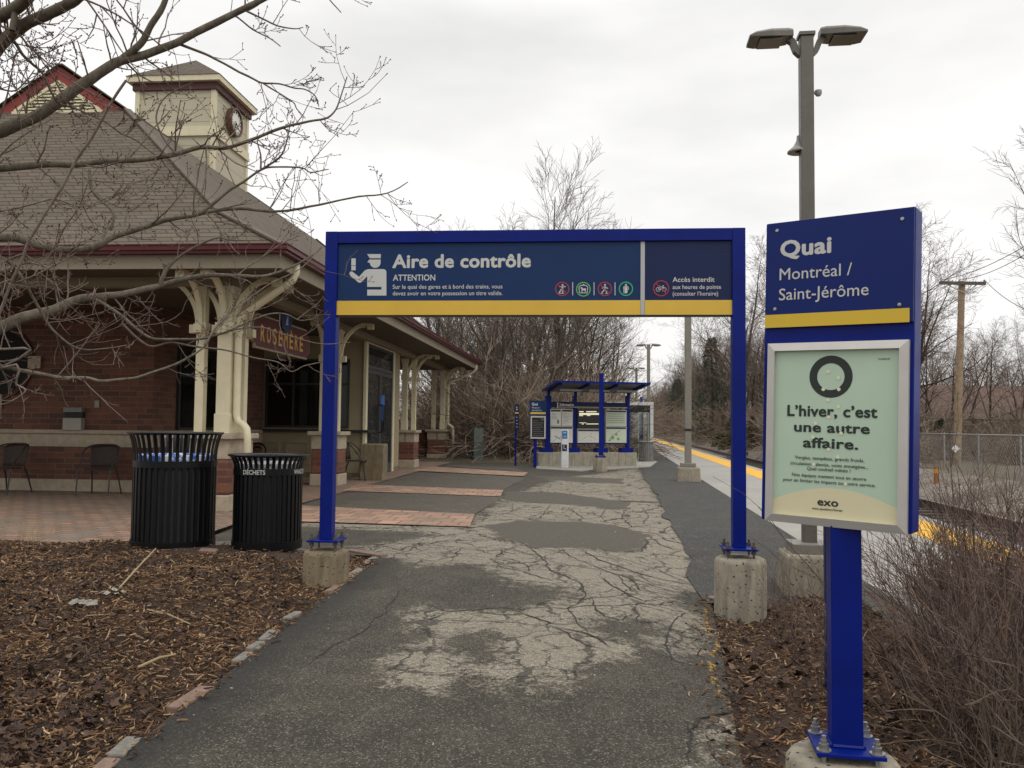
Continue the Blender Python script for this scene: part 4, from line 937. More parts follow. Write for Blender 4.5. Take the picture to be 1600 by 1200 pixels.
# ================================================================ BINS
def bin_(px, pyb, Y, D, H, Drim, hb, label, words, liner, flare):
    q = P(px, pyb, Y); b, M = thing('litter_bin', label, 'bin', (q.x, Y, .024), 0, 'slatted black bins on the concrete pad')
    r = D / 2; mb = MB(); n = 38
    for k in range(n):
        a = 2 * math.pi * k / n; ca, sa = math.cos(a), math.sin(a)
        pts = [(r * ca, r * sa, .07), (r * ca, r * sa, H - hb)]
        for j in range(7):
            q_ = j / 6; rr = r + (Drim / 2 - r - .01) * q_ ** 2.2; pts.append((rr * ca, rr * sa, H - hb + (hb - .012) * q_))
        mb.strip(pts, .030, .009, (-sa, ca, 0))
    mb.build('slats', BLACK, b)
    mb = MB(); mb.lathe([(r - .014, H - hb - .01), (r - .014, .08), (.01, .08)], 40); mb.build('inner_drum', BLACKM, b, smooth='auto')
    mb = MB(); mb.lathe([(Drim / 2 - .03, H - .02), (Drim / 2 - .01, H - .004), (Drim / 2 + .006, H), (Drim / 2 + .01, H - .012), (Drim / 2 - .008, H - .024), (Drim / 2 - .03, H - .02)], 56); mb.build('rim', BLACK, b, smooth=True)
    mb = MB(); mb.lathe([(r + .002, H - hb - .055), (r + .010, H - hb - .055), (r + .010, H - hb + .006), (r + .002, H - hb + .006)], 56); mb.build('band', BLACK, b, smooth='auto')
    mb = MB(); mb.lathe([(r - .05, .0), (r - .05, .045), (r + .012, .05), (r + .014, .13), (r + .004, .132)], 56, cap0=True); mb.build('base_ring', BLACK, b, smooth='auto')
    # liner bag
    LM = {'blue': (.02, .10, .40), 'grey': (.33, .34, .36)}[liner]
    t = NT('bag_' + liner); v = t.oc(); t.set('Base Color', t.mix(t.step(t.noise(v, 14, 4, .7), .50, .56), LM, (.55, .57, .6) if liner == 'blue' else (.09, .09, .10))); t.set('Roughness', .35); t.bump(t.noise(v, 22, 4), .6, .02)
    mb = MB(); mb.lathe([(r - .02, H - hb - .1), (r - .018, H - hb + .05), (r - .03, H - hb + .06), (r - .06, H - hb - .1), (.01, H - hb - .2)], 40); mb.build('liner_bag', t.m, b, smooth=True)
    # wrapped lettering
    for w, x0, x1, yb, cap in words:
        co, fs = text_mesh(w); co, fs = embolden(co, fs, .02)
        R_ = r + .0125
        def ang(px_):        # where the ray meets the drum
            d_ = ray(px_, pyb - 130); ox, oy = EYE.x - q.x, EYE.y - Y; A = d_.x ** 2 + d_.y ** 2; B = ox * d_.x + oy * d_.y; C = ox * ox + oy * oy - R_ * R_
            t_ = (-B - math.sqrt(max(0, B * B - A * C))) / A; return math.atan2(oy + d_.y * t_, ox + d_.x * t_)
        a0, a1 = ang(x0), ang(x1); lo, hi = co[:, 0].min(), co[:, 0].max(); z0 = H - hb - .044; mb = MB()
        for x, dd, z in co:
            a = a0 + (a1 - a0) * (x - lo) / (hi - lo); mb.v.append(((R_ - dd) * math.cos(a), (R_ - dd) * math.sin(a), z0 + z / .72 * cap))
        mb.f = fs; mb.mi = [0] * len(fs); mb.build('lettering', WHITE, b, fix=False)
bin_(270, 868, 8.08, .735, 1.135, .845, .27, 'taller black slatted bin with blue recycling bag, left of the pair', [], 'blue', .05)
bin_(416.5, 873, 8.10, .625, .935, .735, .135, 'shorter black slatted bin lettered for waste, right of the pair', [('DÉCHETS', 380, 414.5, 0, .042), ('WASTE', 459, 473.5, 0, .042)], 'grey', .05)

# ================================================================ ARCH SIGN OVER THE PATH
def footing(px, pyt, Y, w, zb, m, label, rz=0):
    q = P(px, pyt, Y); h = q.z
    mb = MB(); r = w / 2; mb.lathe([(r, zb - .25), (r, h - .04), (r - .012, h - .014), (r - .04, h), (.001, h)], 40); 
    for i, v in enumerate(mb.v): mb.v[i] = (v[0] + .012 * noise.noise((v[0] * 4, v[1] * 4, v[2] * 5)), v[1] + .012 * noise.noise((v[1] * 4, v[2] * 4, v[0] * 5)), v[2])
    o = mb.build('concrete_footing', m, smooth='auto'); o.location = (q.x, Y, 0); tag(o, label, 'footing'); return q
YA, YB_ = 6.78, 6.50; rzA = -math.atan((YA - YB_) / 3.27)
fl = footing(510, 858, YA, .365, -.05, CONCD, 'short brown stained concrete footing under the left arch post'); fr = footing(1157, 870, YB_, .385, -.25, CONC, 'tall pitted concrete footing under the right arch post')
mid = (P(515.5, 600, YA) + P(1155, 600, YB_)) / 2
ar, MA = thing('control_arch', 'blue steel arch sign spanning the path with a yellow band', 'arch sign', (mid.x, mid.y, 0), rzA)
xl0, zt_ = on(MA, 508, 362, -.05); xl1, zi = on(MA, 527, 380, -.05); xr0, _ = on(MA, 1142.5, 376, -.05); xr1, zt2 = on(MA, 1165, 355, -.05)
xlm = (on(MA, 507, 420, -.05)[0] + on(MA, 527, 420, -.05)[0]) / 2; xrm = (on(MA, 1144, 420, -.05)[0] + on(MA, 1165.5, 420, -.05)[0]) / 2
ztop = (zt_ + zt2) / 2; PW = .1
zpl = on(MA, 515, 843, -.05)[1]; zpr = on(MA, 1155, 856, -.05)[1]
for x, zp, zf in ((xlm, zpl, fl.z), (xrm, zpr, fr.z)):
    p = MB().box((x - PW / 2, -.05, zp), (x + PW / 2, .05, ztop)).build('post', BLUE, ar, bevel=.004)
    MB().box((x - .125, -.125, zp - .016), (x + .125, .125, zp)).build('base_plate', BLUE, p, bevel=.003)
    for sx in (-1, 1):
        for sy in (-1, 1):
            mb = MB(); mb.tube([(x + sx * .095, sy * .095, zf - .03), (x + sx * .095, sy * .095, zp + .05)], .009, 8)
            for z in (zp + .001, zp - .045): mb.lathe([(.019, 0), (.019, .022)], 6, (x + sx * .095, sy * .095, z), cap0=True, cap1=True)
            mb.build('anchor_bolt', BOLT, p)
xa, xb = xlm + PW / 2, xrm - PW / 2
MB().box((xa + .001, -.049, zi), (xb - .001, .049, ztop - .001)).build('top_beam', BLUE, ar, bevel=.003)
zy0 = on(MA, 835, 491.5, -.05)[1]; zy1 = on(MA, 835, 469, -.05)[1]; xd0 = on(MA, 1001, 430, -.035)[0]; xd1 = on(MA, 1007.5, 430, -.035)[0]
pn = MB().box((xa + .002, -.028, zy0 + .005), (xd0 - .001, .028, zi - .001)).build('sign_panel', BLUEP, ar)
pn2 = MB().box((xd1 + .001, -.028, zy0 + .005), (xb - .002, .028, zi - .001)).build('sign_panel', BLUED, ar)
MB().box((xd0, -.033, zy0 + .001), (xd1, .03, zi - .002)).build('divider', GREYV, ar)
yb1 = MB().box((xa - .0, -.036, zy0), (xd0 - .0015, -.0285, zy1)).build('yellow_band', YEL, ar); MB().box((xd1 + .0015, -.036, zy0), (xb, -.0285, zy1)).build('yellow_band', YEL, ar)
MB().box((xa + .003, -.024, zy0 - .012), (xb - .003, .024, zy0 - .0005)).build('bottom_rail', DFRAME, ar)
mb = MB()
for px_ in (539, 727, 829, 931, 1131):
    for py_ in (392, 467):
        a = on(MA, px_, py_, -.0285); mb.lathe([(.006, 0), (.004, .003)], 8, (0, 0, 0), cap1=True); n_ = 16
        mb.v[-n_:] = [(a[0] + v[0], -.0285 - v[2], a[1] + v[1]) for v in mb.v[-n_:]]
mb.build('screw', DFRAME, ar)
y_ = -.0292
T = lambda s, x0, x1, yb, cap, b, m=WHITE, yy=y_: text(ar, MA, s, x0, x1, yb, cap, yy, m, b)
T('Aire de contrôle', 613, 829.5, 419, 22.5, .034); T('ATTENTION', 614, 680, 438.7, 10, .018)
T('Sur le quai des gares et à bord des trains, vous', 613.5, 785, 451.3, 6.8, .010); T('devez avoir en votre possession un titre valide.', 613.5, 785, 461.6, 6.8, .010)
T('Accès interdit', 1051, 1116.5, 440.6, 8, .014); T('aux heures de pointe', 1051, 1126.5, 451.6, 6.8, .010); T('(consulter l’horaire)', 1051, 1122, 462, 6.8, .010)
off = lambda pts: [(500 + a / 4, 340 + b / 4) for a, b in pts]
arcp = lambda cx, cy, r, a0, a1, n=12: [(cx + r * math.cos(R(a0 + (a1 - a0) * k / n)), cy + r * math.sin(R(a0 + (a1 - a0) * k / n))) for k in range(n + 1)]
polys = [off([(294, 228), (380, 228), (380, 254), (312, 254)]), off([(296, 278), (308, 262), (379, 262)] + arcp(345, 280, 34, -5, 160) + [(312, 284)]),
         off([(196, 255), (223, 255), (223, 299), (196, 299)]), off([(196, 302), (223, 302), (223, 329), (196, 329)]),
         off(arcp(395, 342, 20, -90, 0) + [(415, 487), (295, 487), (295, 450), (384, 450), (384, 433), (295, 433), (295, 366), (262, 400)] + arcp(248, 392, 15, 45, 135) + [(190, 364)] + arcp(197, 350, 13, 130, 300) + [(244, 370), (280, 330), (300, 322)])]
decal(ar, MA, polys, y_, WHITE, 'pictogram')
def fig(cx, cy, kind):
    if kind == 'run': return [circ(cx + .6, cy - 6.2, 1.5, 10)] + lines([(cx - 5, cy - 3.6), (cx + 5.5, cy - 3.6)], 1.4) + lines([(cx + .5, cy - 4.5), (cx - .5, cy + .5)], 3.4) + lines([(cx - .5, cy), (cx + 1, cy + 2.6), (cx + .4, cy + 6)], 1.6) + lines([(cx - .8, cy), (cx - 2.6, cy + 2.6), (cx - 5, cy + 5.6)], 1.6) + lines([(cx - 6, cy + 6.6), (cx + 3, cy + 6.8)], 1)
    if kind == 'skate': return [circ(cx + .4, cy - 6.4, 1.5, 10)] + lines([(cx - 4.5, cy - 1), (cx - 1, cy - 3.6), (cx + 2, cy - 2.6), (cx + 5, cy - .5)], 1.3) + lines([(cx + .2, cy - 4.2), (cx - .4, cy + 1)], 3) + lines([(cx, cy + .6), (cx + 2.2, cy + 3), (cx + 2.6, cy + 6)], 1.6) + lines([(cx - .6, cy + .6), (cx - 2, cy + 3), (cx - 4.6, cy + 5.4)], 1.6) + lines([(cx - 6, cy + 6.4), (cx - 2.6, cy + 6.8)], 1.1) + lines([(cx + 1, cy + 7), (cx + 4.6, cy + 7)], 1.1)
    if kind == 'stand': return [circ(cx, cy - 6.2, 1.6, 10)] + lines([(cx, cy - 4.4), (cx, cy + 7)], 4.4) + lines([(cx - 3.6, cy - 3), (cx - 3.2, cy + 1.6)], 1.2) + lines([(cx + 3.6, cy - 3), (cx + 3.4, cy + 2)], 1.2) + lines([(cx - 3.6, cy - 3), (cx + 3.6, cy - 3)], 1.4) + lines([(cx - 3.6, cy + 1.6), (cx - 3.6, cy + 7)], .7)
    if kind == 'dog': return lines([(cx - 7, cy - 3), (cx - 4.5, cy - 6), (cx + 4.5, cy - 6), (cx + 7, cy - 3), (cx + 6, cy + 5.6), (cx - 6, cy + 5.6), (cx - 7, cy - 3)], 1.2) + [[(cx - 4.5, cy - 3), (cx - 2, cy - 3.4), (cx - .6, cy - 1), (cx + 4, cy - 1.6), (cx + 4, cy + 4), (cx + 2.6, cy + 4), (cx + 2, cy + 1.8), (cx - 1, cy + 1.8), (cx - 1.4, cy + 4), (cx - 2.8, cy + 4), (cx - 2.8, cy - .8), (cx - 4.5, cy - 1.4)], rect(cx - 1.4, cy - 8, cx + 1.4, cy - 6)]
    if kind == 'bike': return ringp(cx - 4.7, cy + 1.6, 2.8, 3.5, 18) + ringp(cx + 4.7, cy + 1.6, 2.8, 3.5, 18) + lines([(cx - 4.7, cy + 1.6), (cx - 2, cy - 2), (cx + 3, cy - 2.4), (cx + .2, cy + 1.8), (cx - 2, cy - 2)], .8) + lines([(cx - 4.7, cy + 1.6), (cx + .2, cy + 1.8)], .8) + lines([(cx + 4.7, cy + 1.6), (cx + 2.6, cy - 4.2), (cx + 4.4, cy - 4.4)], .8) + lines([(cx - 3.6, cy - 3.4), (cx - 1, cy - 3.4)], 1)
for cx, cy, r, kind, m, bar in ((878.5, 451.5, 11.2, 'run', RED, 1), (911.5, 452, 11.4, 'dog', GREEN, 0), (945, 451.5, 11.2, 'skate', RED, 1), (978, 451.2, 11.2, 'stand', GREENB, 0), (1033, 450.5, 12.6, 'bike', RED, 1)):
    decal(ar, MA, fig(cx, cy, kind), y_, WHITE, 'pictogram')
    decal(ar, MA, ringp(cx, cy, r - 1.6, r, 36) + (lines([(cx - r * .66, cy - r * .66), (cx + r * .66, cy + r * .66)], 1.5) if bar else []), y_ - .0008, m, 'pictogram_ring')
decal(ar, MA, [rect(x - .6, 441, x + .6, 461.5) for x in (894.8, 928.2, 961)], y_, WHITE, 'separator')

# ================================================================ PLATFORM SIGN WITH POSTER
qx, qy = 1.24, 3.17
fo = MB(); fo.lathe([(.20, -.5), (.20, .028), (.185, .048), (.16, .056), (.001, .056)], 40); o = fo.build('concrete_footing', CONC, smooth='auto'); o.location = (qx - .01, qy, 0); tag(o, 'round concrete footing under the post of the platform sign', 'footing')
sg, MG = thing('platform_sign', 'tall blue platform sign with a framed green poster on one square post', 'sign', (qx, qy, 0), -R(10.5))
p = MB().box((-.054, -.05, .098), (.054, .05, .90)).build('post', BLUE, sg, bevel=.004)
MB().box((-.118, -.118, .082), (.118, .118, .0975)).build('base_plate', BLUE, p, bevel=.003)
mb = MB()
for a, b in (((-.05, -.05), (.05, -.05)), ((.05, -.05), (.05, .05)), ((-.05, .05), (-.05, -.05))): mb.tube([(a[0] * 1.06, a[1] * 1.06, .101), (b[0] * 1.06, b[1] * 1.06, .101)], .009, 6)
mb.build('weld_bead', BLUE, p)
for sx in (-1, 1):
    for sy in (-1, 1):
        x, y = sx * .09, sy * .09; mb = MB(); mb.tube([(x, y, .03), (x, y, .15)], .0085, 8); mb.lathe([(.026, .098), (.026, .102)], 16, (x, y, 0), cap1=True)
        mb.lathe([(.0175, .1025), (.0175, .122)], 6, (x, y, 0), cap1=True); mb.lathe([(.012, .122), (.012, .135)], 6, (x, y, 0), cap1=True); mb.build('anchor_bolt', STEEL, p)
# the panel is turned on its post and leans a little
ML = Matrix.Rotation(-R(27.5), 4, 'Z') @ Matrix.Rotation(R(1.3), 4, 'Y')
pe = bpy.data.objects.new('sign_head', None); COL.objects.link(pe); pe.parent = sg; pe.location = (0, 0, 0); pe.rotation_euler = ML.to_euler(); MP = MG @ ML
def bxpx(pxl, pxr, pyt, pyb, y0, y1, name, m, parent, bevel=.003, mid=None):
    a = on(MP, pxl[0], pxl[1], y0); b = on(MP, pxr[0], pxr[1], y0); c = on(MP, *pyt, y0); d = on(MP, *pyb, y0)
    return (a[0], b[0], d[1], c[1])
X0, X1, Z0, Z1 = bxpx((1193, 600), (1428, 600), (1310, 336), (1310, 823), -.045, 0, '', None, None)
bk = MB().box((X0, -.045, Z0), (X1, .055, Z1 - .002)).build('backing_box', BLUE, pe, bevel=.004)
a = on(MP, 1197, 430, -.058); b = on(MP, 1427.5, 430, -.058); zq1 = on(MP, 1320, 335.5, -.058)[1]; zq0 = on(MP, 1310, 507.5, -.058)[1]; zy = on(MP, 1310, 486.8, -.058)[1]
pl = MB().box((a[0], -.058, zq0), (b[0], -.0455, zq1)).build('name_plate', BLUEQ, pe, bevel=.002)
b2 = on(MP, 1421, 495, -.06); MB().box((a[0], -.0612, zq0 - .001), (b2[0], -.0583, zy)).build('yellow_band', YELQ, pe)
for px_, py_ in ((1214.5, 360.5), (1410, 342), (1211, 483), (1405.5, 476)):
    c = on(MP, px_, py_, -.0585); mb = MB(); mb.lathe([(.0075, 0), (.006, .004), (.001, .0045)], 10); mb.v = [(c[0] + v[0], -.0585 - v[2], c[1] + v[1]) for v in mb.v]; mb.build('screw', STEEL, pe)
def TQ(s, x0, y0_, x1, cap, bold, m=WHITE, yy=-.0592):      # baseline starts at (x0, y0_) and ends at x1; text lies straight on the plate
    a = on(MP, x0, y0_, yy)
    return text(pe, MP, s, x0, x1, y0_, cap, yy, m, bold)
TQ('Quai', 1219, 402.5, 1299, 27, .036); TQ('Montréal /', 1218, 438, 1331, 19, .004); TQ('Saint-Jérôme', 1217, 469.5, 1357, 19, .004)
fx0, fz1 = on(MP, 1199, 536, -.07); fx1, fz0 = on(MP, 1419, 600, -.07); fz0 = on(MP, 1310, 825, -.07)[1]; fz1 = on(MP, 1310, 533.5, -.07)[1]; fx0 = on(MP, 1196.5, 680, -.07)[0]; fx1 = on(MP, 1418, 680, -.07)[0]
mb = MB(); w = .030
for (o_, i_) in (((fx0, fz0, fx1, fz0), (fx0 + w, fz0 + w, fx1 - w, fz0 + w)), ((fx1, fz0, fx1, fz1), (fx1 - w, fz0 + w, fx1 - w, fz1 - w)), ((fx1, fz1, fx0, fz1), (fx1 - w, fz1 - w, fx0 + w, fz1 - w)), ((fx0, fz1, fx0, fz0), (fx0 + w, fz1 - w, fx0 + w, fz0 + w))):
    A, B, C, D = (o_[0], o_[1]), (o_[2], o_[3]), (i_[2], i_[3]), (i_[0], i_[1])
    mb.quad((A[0], -.0455, A[1]), (B[0], -.0455, B[1]), (B[0], -.066, B[1]), (A[0], -.066, A[1])); mb.quad((A[0], -.066, A[1]), (B[0], -.066, B[1]), (C[0] + 0, -.074, C[1]), (D[0], -.074, D[1])); mb.quad((D[0], -.074, D[1]), (C[0], -.074, C[1]), (C[0], -.052, C[1]), (D[0], -.052, D[1]))
mb.build('poster_frame', ALU, pe)
t = NT('poster_paper'); v = t.oc(); t.set('Base Color', t.mix(t.noise(v, 6, 4), (.41, .535, .41), (.47, .60, .465))); t.set('Roughness', .55); t.set('Coat Weight', .25); t.set('Coat Roughness', .12)
ps = MB().box((fx0 + w - .004, -.056, fz0 + w - .004), (fx1 - w + .004, -.0522, fz1 - w + .004)).build('poster', t.m, pe)
yy = -.0568; INK = flat('poster_ink', (.022, .030, .026), .6); SAND = flat('poster_sand', (.64, .59, .38), .6); DOT = flat('poster_dot', (.68, .66, .46), .6)
pw = fx1 - fx0 - 2 * w; px0 = fx0 + w - .003; pz0 = fz0 + w - .003; px1 = fx1 - w + .003
def pdecal(polys, m, y, name):
    mb = MB(); [mb.quad(*[(a, y, b) for a, b in q]) for q in polys]; o = mb.build(name, m, pe, fix=False); return o
hill = [(px0, pz0), (px1, pz0)] + [(px1 + (px0 - px1) * k / 24, pz0 + .045 + .070 * math.sin(math.pi * (.06 + .88 * k / 24)) ** 1.0) for k in range(25)]
pdecal([hill], SAND, yy, 'poster_graphic')
cxy = on(MP, 1298, 588.5, yy); rro = abs(on(MP, 1332.3, 588.5, yy)[0] - cxy[0]); rri = abs(on(MP, 1319.6, 588.5, yy)[0] - cxy[0])
pdecal(ringp(cxy[0], cxy[1], rri, rro, 48), INK, yy, 'poster_graphic')
pdecal([circ(*on(MP, 1160 + x / 4, 310 + y / 4 if k else 580 + y / 4, yy), .0068, 16) for k, x, y in ((1, 537, 1083), (1, 600, 1122), (0, 506, 113), (0, 603, 113), (0, 535, 180), (0, 600, 222), (0, 540, 287), (0, 457, 325), (0, 617, 388), (0, 440, 412), (0, 539, 489), (0, 596, 536), (0, 447, 582), (0, 645, 705))], DOT, yy - .0012, 'poster_graphic')
TP = lambda s, x0, yb, x1, cap, bold: text(pe, MP, s, x0, x1, yb, cap, yy - .0006, INK, bold)
TP('L’hiver, c’est', 1230, 650, 1371, 18.5, .030); TP('une autre', 1240.5, 674.3, 1359, 16.5, .030); TP('affaire.', 1254.5, 699, 1341, 17, .030)
TP('Verglas, tempêtes, grands froids,', 1242, 716.5, 1350.5, 5.4, .004); TP('circulation ralentie, voies enneigées...', 1235, 725.5, 1357, 5.4, .004); TP('Quel cocktail météo !', 1261, 734.2, 1329, 5.4, .004)
TP('Nos équipes mettent tout en œuvre', 1237.5, 743.5, 1353.5, 5.4, .004); TP('pour en limiter les impacts sur notre service.', 1224, 751, 1368, 5.4, .004)
TP('exo', 1277, 789.5, 1310, 13, .030); TP('exo.quebec/hiver', 1269, 795.5, 1317, 4, .01); TP('EXO.QUEBEC/HIVER', 1372.5, 561.8, 1391, 2.0, .01)
q = P(1297, 900, 4.7); o = MB().box((-.03, -.03, -.3), (.03, .03, 1.0)).build('blue_post', BLUED, bevel=.004); o.location = (q.x, 4.7, 0); o.rotation_euler = (0, 0, -.2); tag(o, 'short blue post half hidden just behind the post of the platform sign', 'post')
# ================================================================ PLATFORM LAMPS
def lamp(px, Y, H, label, first=None, pyb=None, mat_=GREYP, w=.115, base=True):
    q = P(px, 700, Y)
    l, M = thing('platform_lamp', label, 'lamp', (q.x, Y, surf(q.x, Y) + .012), RP, 'double headed lamps along the platform')
    zb = .33 if base else .05
    p = MB().box((-w / 2, -w / 2, zb + .07), (w / 2, w / 2, H)).build('pole', mat_, l, bevel=.01)
    MB().box((-w / 2 - .012, -w / 2 - .012, H), (w / 2 + .012, w / 2 + .012, H + .03)).build('pole_cap', mat_, p)
    MB().box((-.17, -.17, zb + .001), (.17, .17, zb + .09)).build('base_cover', GREYP2, l, bevel=.008)
    for s_ in (-1, 1):
        mb = MB(); pts = [(s_ * (w / 2 - .01), 0, H - .16), (s_ * (w / 2 + .03), 0, H - .12), (s_ * (w / 2 + .06), 0, H - .04), (s_ * (w / 2 + .12), 0, H + .01)]; mb.strip(pts, .07, .05, (0, 1, 0)); arm = mb.build('lamp_arm', mat_, l)
        x0 = w / 2 + .06; L = .39; top = []; mb = MB(); n = 6
        secs = [(0, .065, .07, .005), (.045, .10, .085, -.012), (.19, .13, .085, -.02), (.33, .13, .062, -.018), (L, .115, .03, -.012)]
        for x, hw, h, zlo in secs:
            for a, b in ((-1, 0), (1, 0), (1, .65), (.75, 1), (-.75, 1), (-1, .65)): mb.v.append((s_ * (x0 + x), a * hw, H + zlo - .02 + b * h + .01))
        for i in range(4):
            for k in range(6): k2 = (k + 1) % 6; mb.f.append((i * 6 + k, i * 6 + k2, i * 6 + 6 + k2, i * 6 + 6 + k))
        mb.f += [(5, 4, 3, 2, 1, 0), tuple(24 + k for k in range(6))]; mb.mi = [0] * len(mb.f); hd = mb.build('lamp_head', mat_, l, bevel=.006)
        MB().box((min(s_ * (x0 + .10), s_ * (x0 + .30)), -.10, H - .046), (max(s_ * (x0 + .10), s_ * (x0 + .30)), .10, H - .034)).build('lens', mat('lamp_lens', (.055, .052, .046), .3), hd)
    return l, M, H
def lampbase(px, Y, label, w0=.52, w1=.46, h=.34):
    q = P(px, 700, Y); mb = MB(); z = surf(q.x, Y)
    b0 = [(-w0 / 2, -w0 / 2), (w0 / 2, -w0 / 2), (w0 / 2, w0 / 2), (-w0 / 2, w0 / 2)]; mb.v = [(*p_, z - .2) for p_ in b0] + [(x * w1 / w0, y * w1 / w0, z + h) for x, y in b0]
    mb.f = [(3, 2, 1, 0), (4, 5, 6, 7), (0, 1, 5, 4), (1, 2, 6, 5), (2, 3, 7, 6), (3, 0, 4, 7)]; mb.mi = [0] * 6
    o = mb.build('lamp_footing', CONC, bevel=.03); o.location = (q.x, Y, .006); o.rotation_euler = (0, 0, RP); tag(o, label, 'footing')
l1, M1, H1 = lamp(1263.5, 7.45, 4.93, 'nearest grey lamp post rising behind the platform sign')
mb = MB(); mb.tube([(.05, 0, H1 - .51), (.085, 0, H1 - .51)], .015, 8); mb.lathe([(.001, .03), (.03, .02), (.032, -.01), (.02, -.03), (.001, -.032)], 14, (.105, 0, H1 - .51)); mb.build('light_sensor', mat('sensor_grey', (.30, .30, .29), .4), l1, smooth='auto')
mb = MB(); prof = [(.001, .10), (.016, .095), (.02, .05), (.045, 0), (.098, -.045), (.1, -.058), (.03, -.05)]; mb.lathe(prof, 22, (-.06, .04, H1 - .98)); mb.build('horn_speaker', mat('horn_grey', (.24, .23, .21), .5), l1, smooth='auto')
lampbase(1263.5, 7.45, 'concrete footing of the nearest lamp post, behind the platform sign', .52, .46)
lamp(1075, 19.8, 4.95, 'grey lamp post on a concrete footing seen through the arch', mat_=GREYP2, w=.15); l2 = bpy.data.objects['platform_lamp.001']; MB().box((-.08, -.08, 1.16), (.08, .08, 1.22)).build('strap', BLACKM, l2)
lampbase(1075.5, 19.8, 'grey concrete footing of the lamp post seen through the arch', .56, .5, .33)
lamp(1013, 36, 4.75, 'lamp post rising just right of the glass waiting shelter', mat_=GREYP2, w=.14)
lamp(994, 51, 4.8, 'distant lamp post above the shelter, shorter than the one beside it', mat_=GREYP2, w=.14)
lamp(984, 68, 4.8, 'farthest small lamp post above the information shelter roof', mat_=GREYP2, w=.14)

# ================================================================ INFORMATION SHELTER
YS = 26.5
c0 = P(918, 700, YS); sh_, MH = thing('information_shelter', 'blue steel information shelter with three notice boards and a sloping roof', 'shelter', (c0.x, YS, 0), R(13))
def bx(name, m, x0, x1, ytop, ybot, y0, y1, parent, bevel=0):
    a = on(MH, x0, (ytop + ybot) / 2, y0); b = on(MH, x1, (ytop + ybot) / 2, y0); t_ = on(MH, (x0 + x1) / 2, ytop, y0); u = on(MH, (x0 + x1) / 2, ybot, y0)
    return MB().box((a[0], y0, u[1]), (b[0], y1, t_[1])).build(name, m, parent, bevel=bevel)
wallm = bx('low_wall', concrete('wall_concrete', (.36, .33, .26), .6), 841, 995, 707, 729.5, 0, .45, sh_, .02)
for x0, x1, f0, f1 in ((853, 861, 846.5, 864), (896, 901.5, 889, 906), (938, 944.5, 933.5, 950), (979, 984, 972, 989.5)):
    p = bx('post', BLUE, x0, x1, 618, 700, .12, .26, sh_); bx('post_foot', BLUE, f0, f1, 700, 707.5, .02, .38, p)
    # curved rafter: up from the post and forward over the viewer side
    xm = on(MH, (x0 + x1) / 2, 650, .19)[0]; zt_ = on(MH, 918, 619, .19)[1]; mb = MB()
    mb.strip([(xm, .19, zt_ - .02), (xm, .17, zt_ + .12), (xm, .08, zt_ + .17), (xm, -.5, zt_ + .24), (xm, -1.15, zt_ + .30)], .08, .09, (1, 0, 0)); mb.build('rafter', BLUE, p)
xa_, xb_ = on(MH, 852, 612, .2)[0], on(MH, 985, 612, .2)[0]; zt_ = on(MH, 918, 619, .19)[1]
t = NT('roof_sheet'); t.set('Base Color', (.10, .10, .11, 1)); t.set('Roughness', .4)
mb = MB(); mb.quad((xa_ - .05, .3, zt_ + .17), (xb_ + .06, .3, zt_ + .17), (xb_ + .06, -1.25, zt_ + .38), (xa_ - .05, -1.25, zt_ + .38)); o = mb.build('roof', t.m, sh_); so = o.modifiers.new('s', 'SOLIDIFY'); so.thickness = .03
mb = MB(); mb.bar((xa_ - .06, -1.26, zt_ + .36), (xb_ + .07, -1.26, zt_ + .36), .05, .06); mb.bar((xa_ - .06, .31, zt_ + .17), (xb_ + .07, .31, zt_ + .17), .05, .08)
for xx in (xa_ - .06, xb_ + .07): mb.bar((xx, .31, zt_ + .16), (xx, -1.26, zt_ + .37), .05, .07)
mb.build('roof_edge', BLUE, o)
for x0, x1 in ((873, 907), (918, 950), (961, 993)):
    a, b = on(MH, x0, 615, -.3)[0], on(MH, x1, 615, -.3)[0]; MB().box((a, -.45, zt_ + .12), (b, -.33, zt_ + .18)).build('tube_light', flat('lamp_cover', (.40, .40, .38)), sh_)
hd = bx('header', BLUED, 861.5, 978.5, 628.5, 637.5, .14, .22, sh_); bx('bottom_rail', BLUE, 857, 980, 691.5, 694, .13, .23, sh_)
bx('header_stripe', flat('pale_stripe', (.45, .38, .28)), 870, 980, 635.6, 637.2, .11, .118, sh_)
bx('title_plate', BLUED, 870.5, 897.5, 628.5, 635.5, .10, .118, sh_); bx('title_edge', WHITE, 870.5, 872, 628.5, 637, .095, .099, sh_)
text(sh_, MH, 'Information', 876, 896.5, 634.4, 4.6, .09, flat('title_white', (.85, .85, .83)), .02); decal(sh_, MH, lines([(873.3, 630), (875.5, 630), (875.5, 634), (873.3, 634), (873.3, 630)], .5), .096, WHITE, 'pictogram')
PAPER = flat('notice_paper', (.66, .66, .59), .5); MAPP = flat('map_paper', (.54, .61, .46), .5); HDR = flat('notice_header', (.025, .03, .055)); LN = flat('notice_ink', (.16, .17, .17)); MAPL = flat('map_green', (.20, .32, .16)); MAPB = flat('map_blue', (.25, .36, .40)); SCR = mat('screen_glass', (.006, .006, .006), .2)
rnd = random.Random(3)
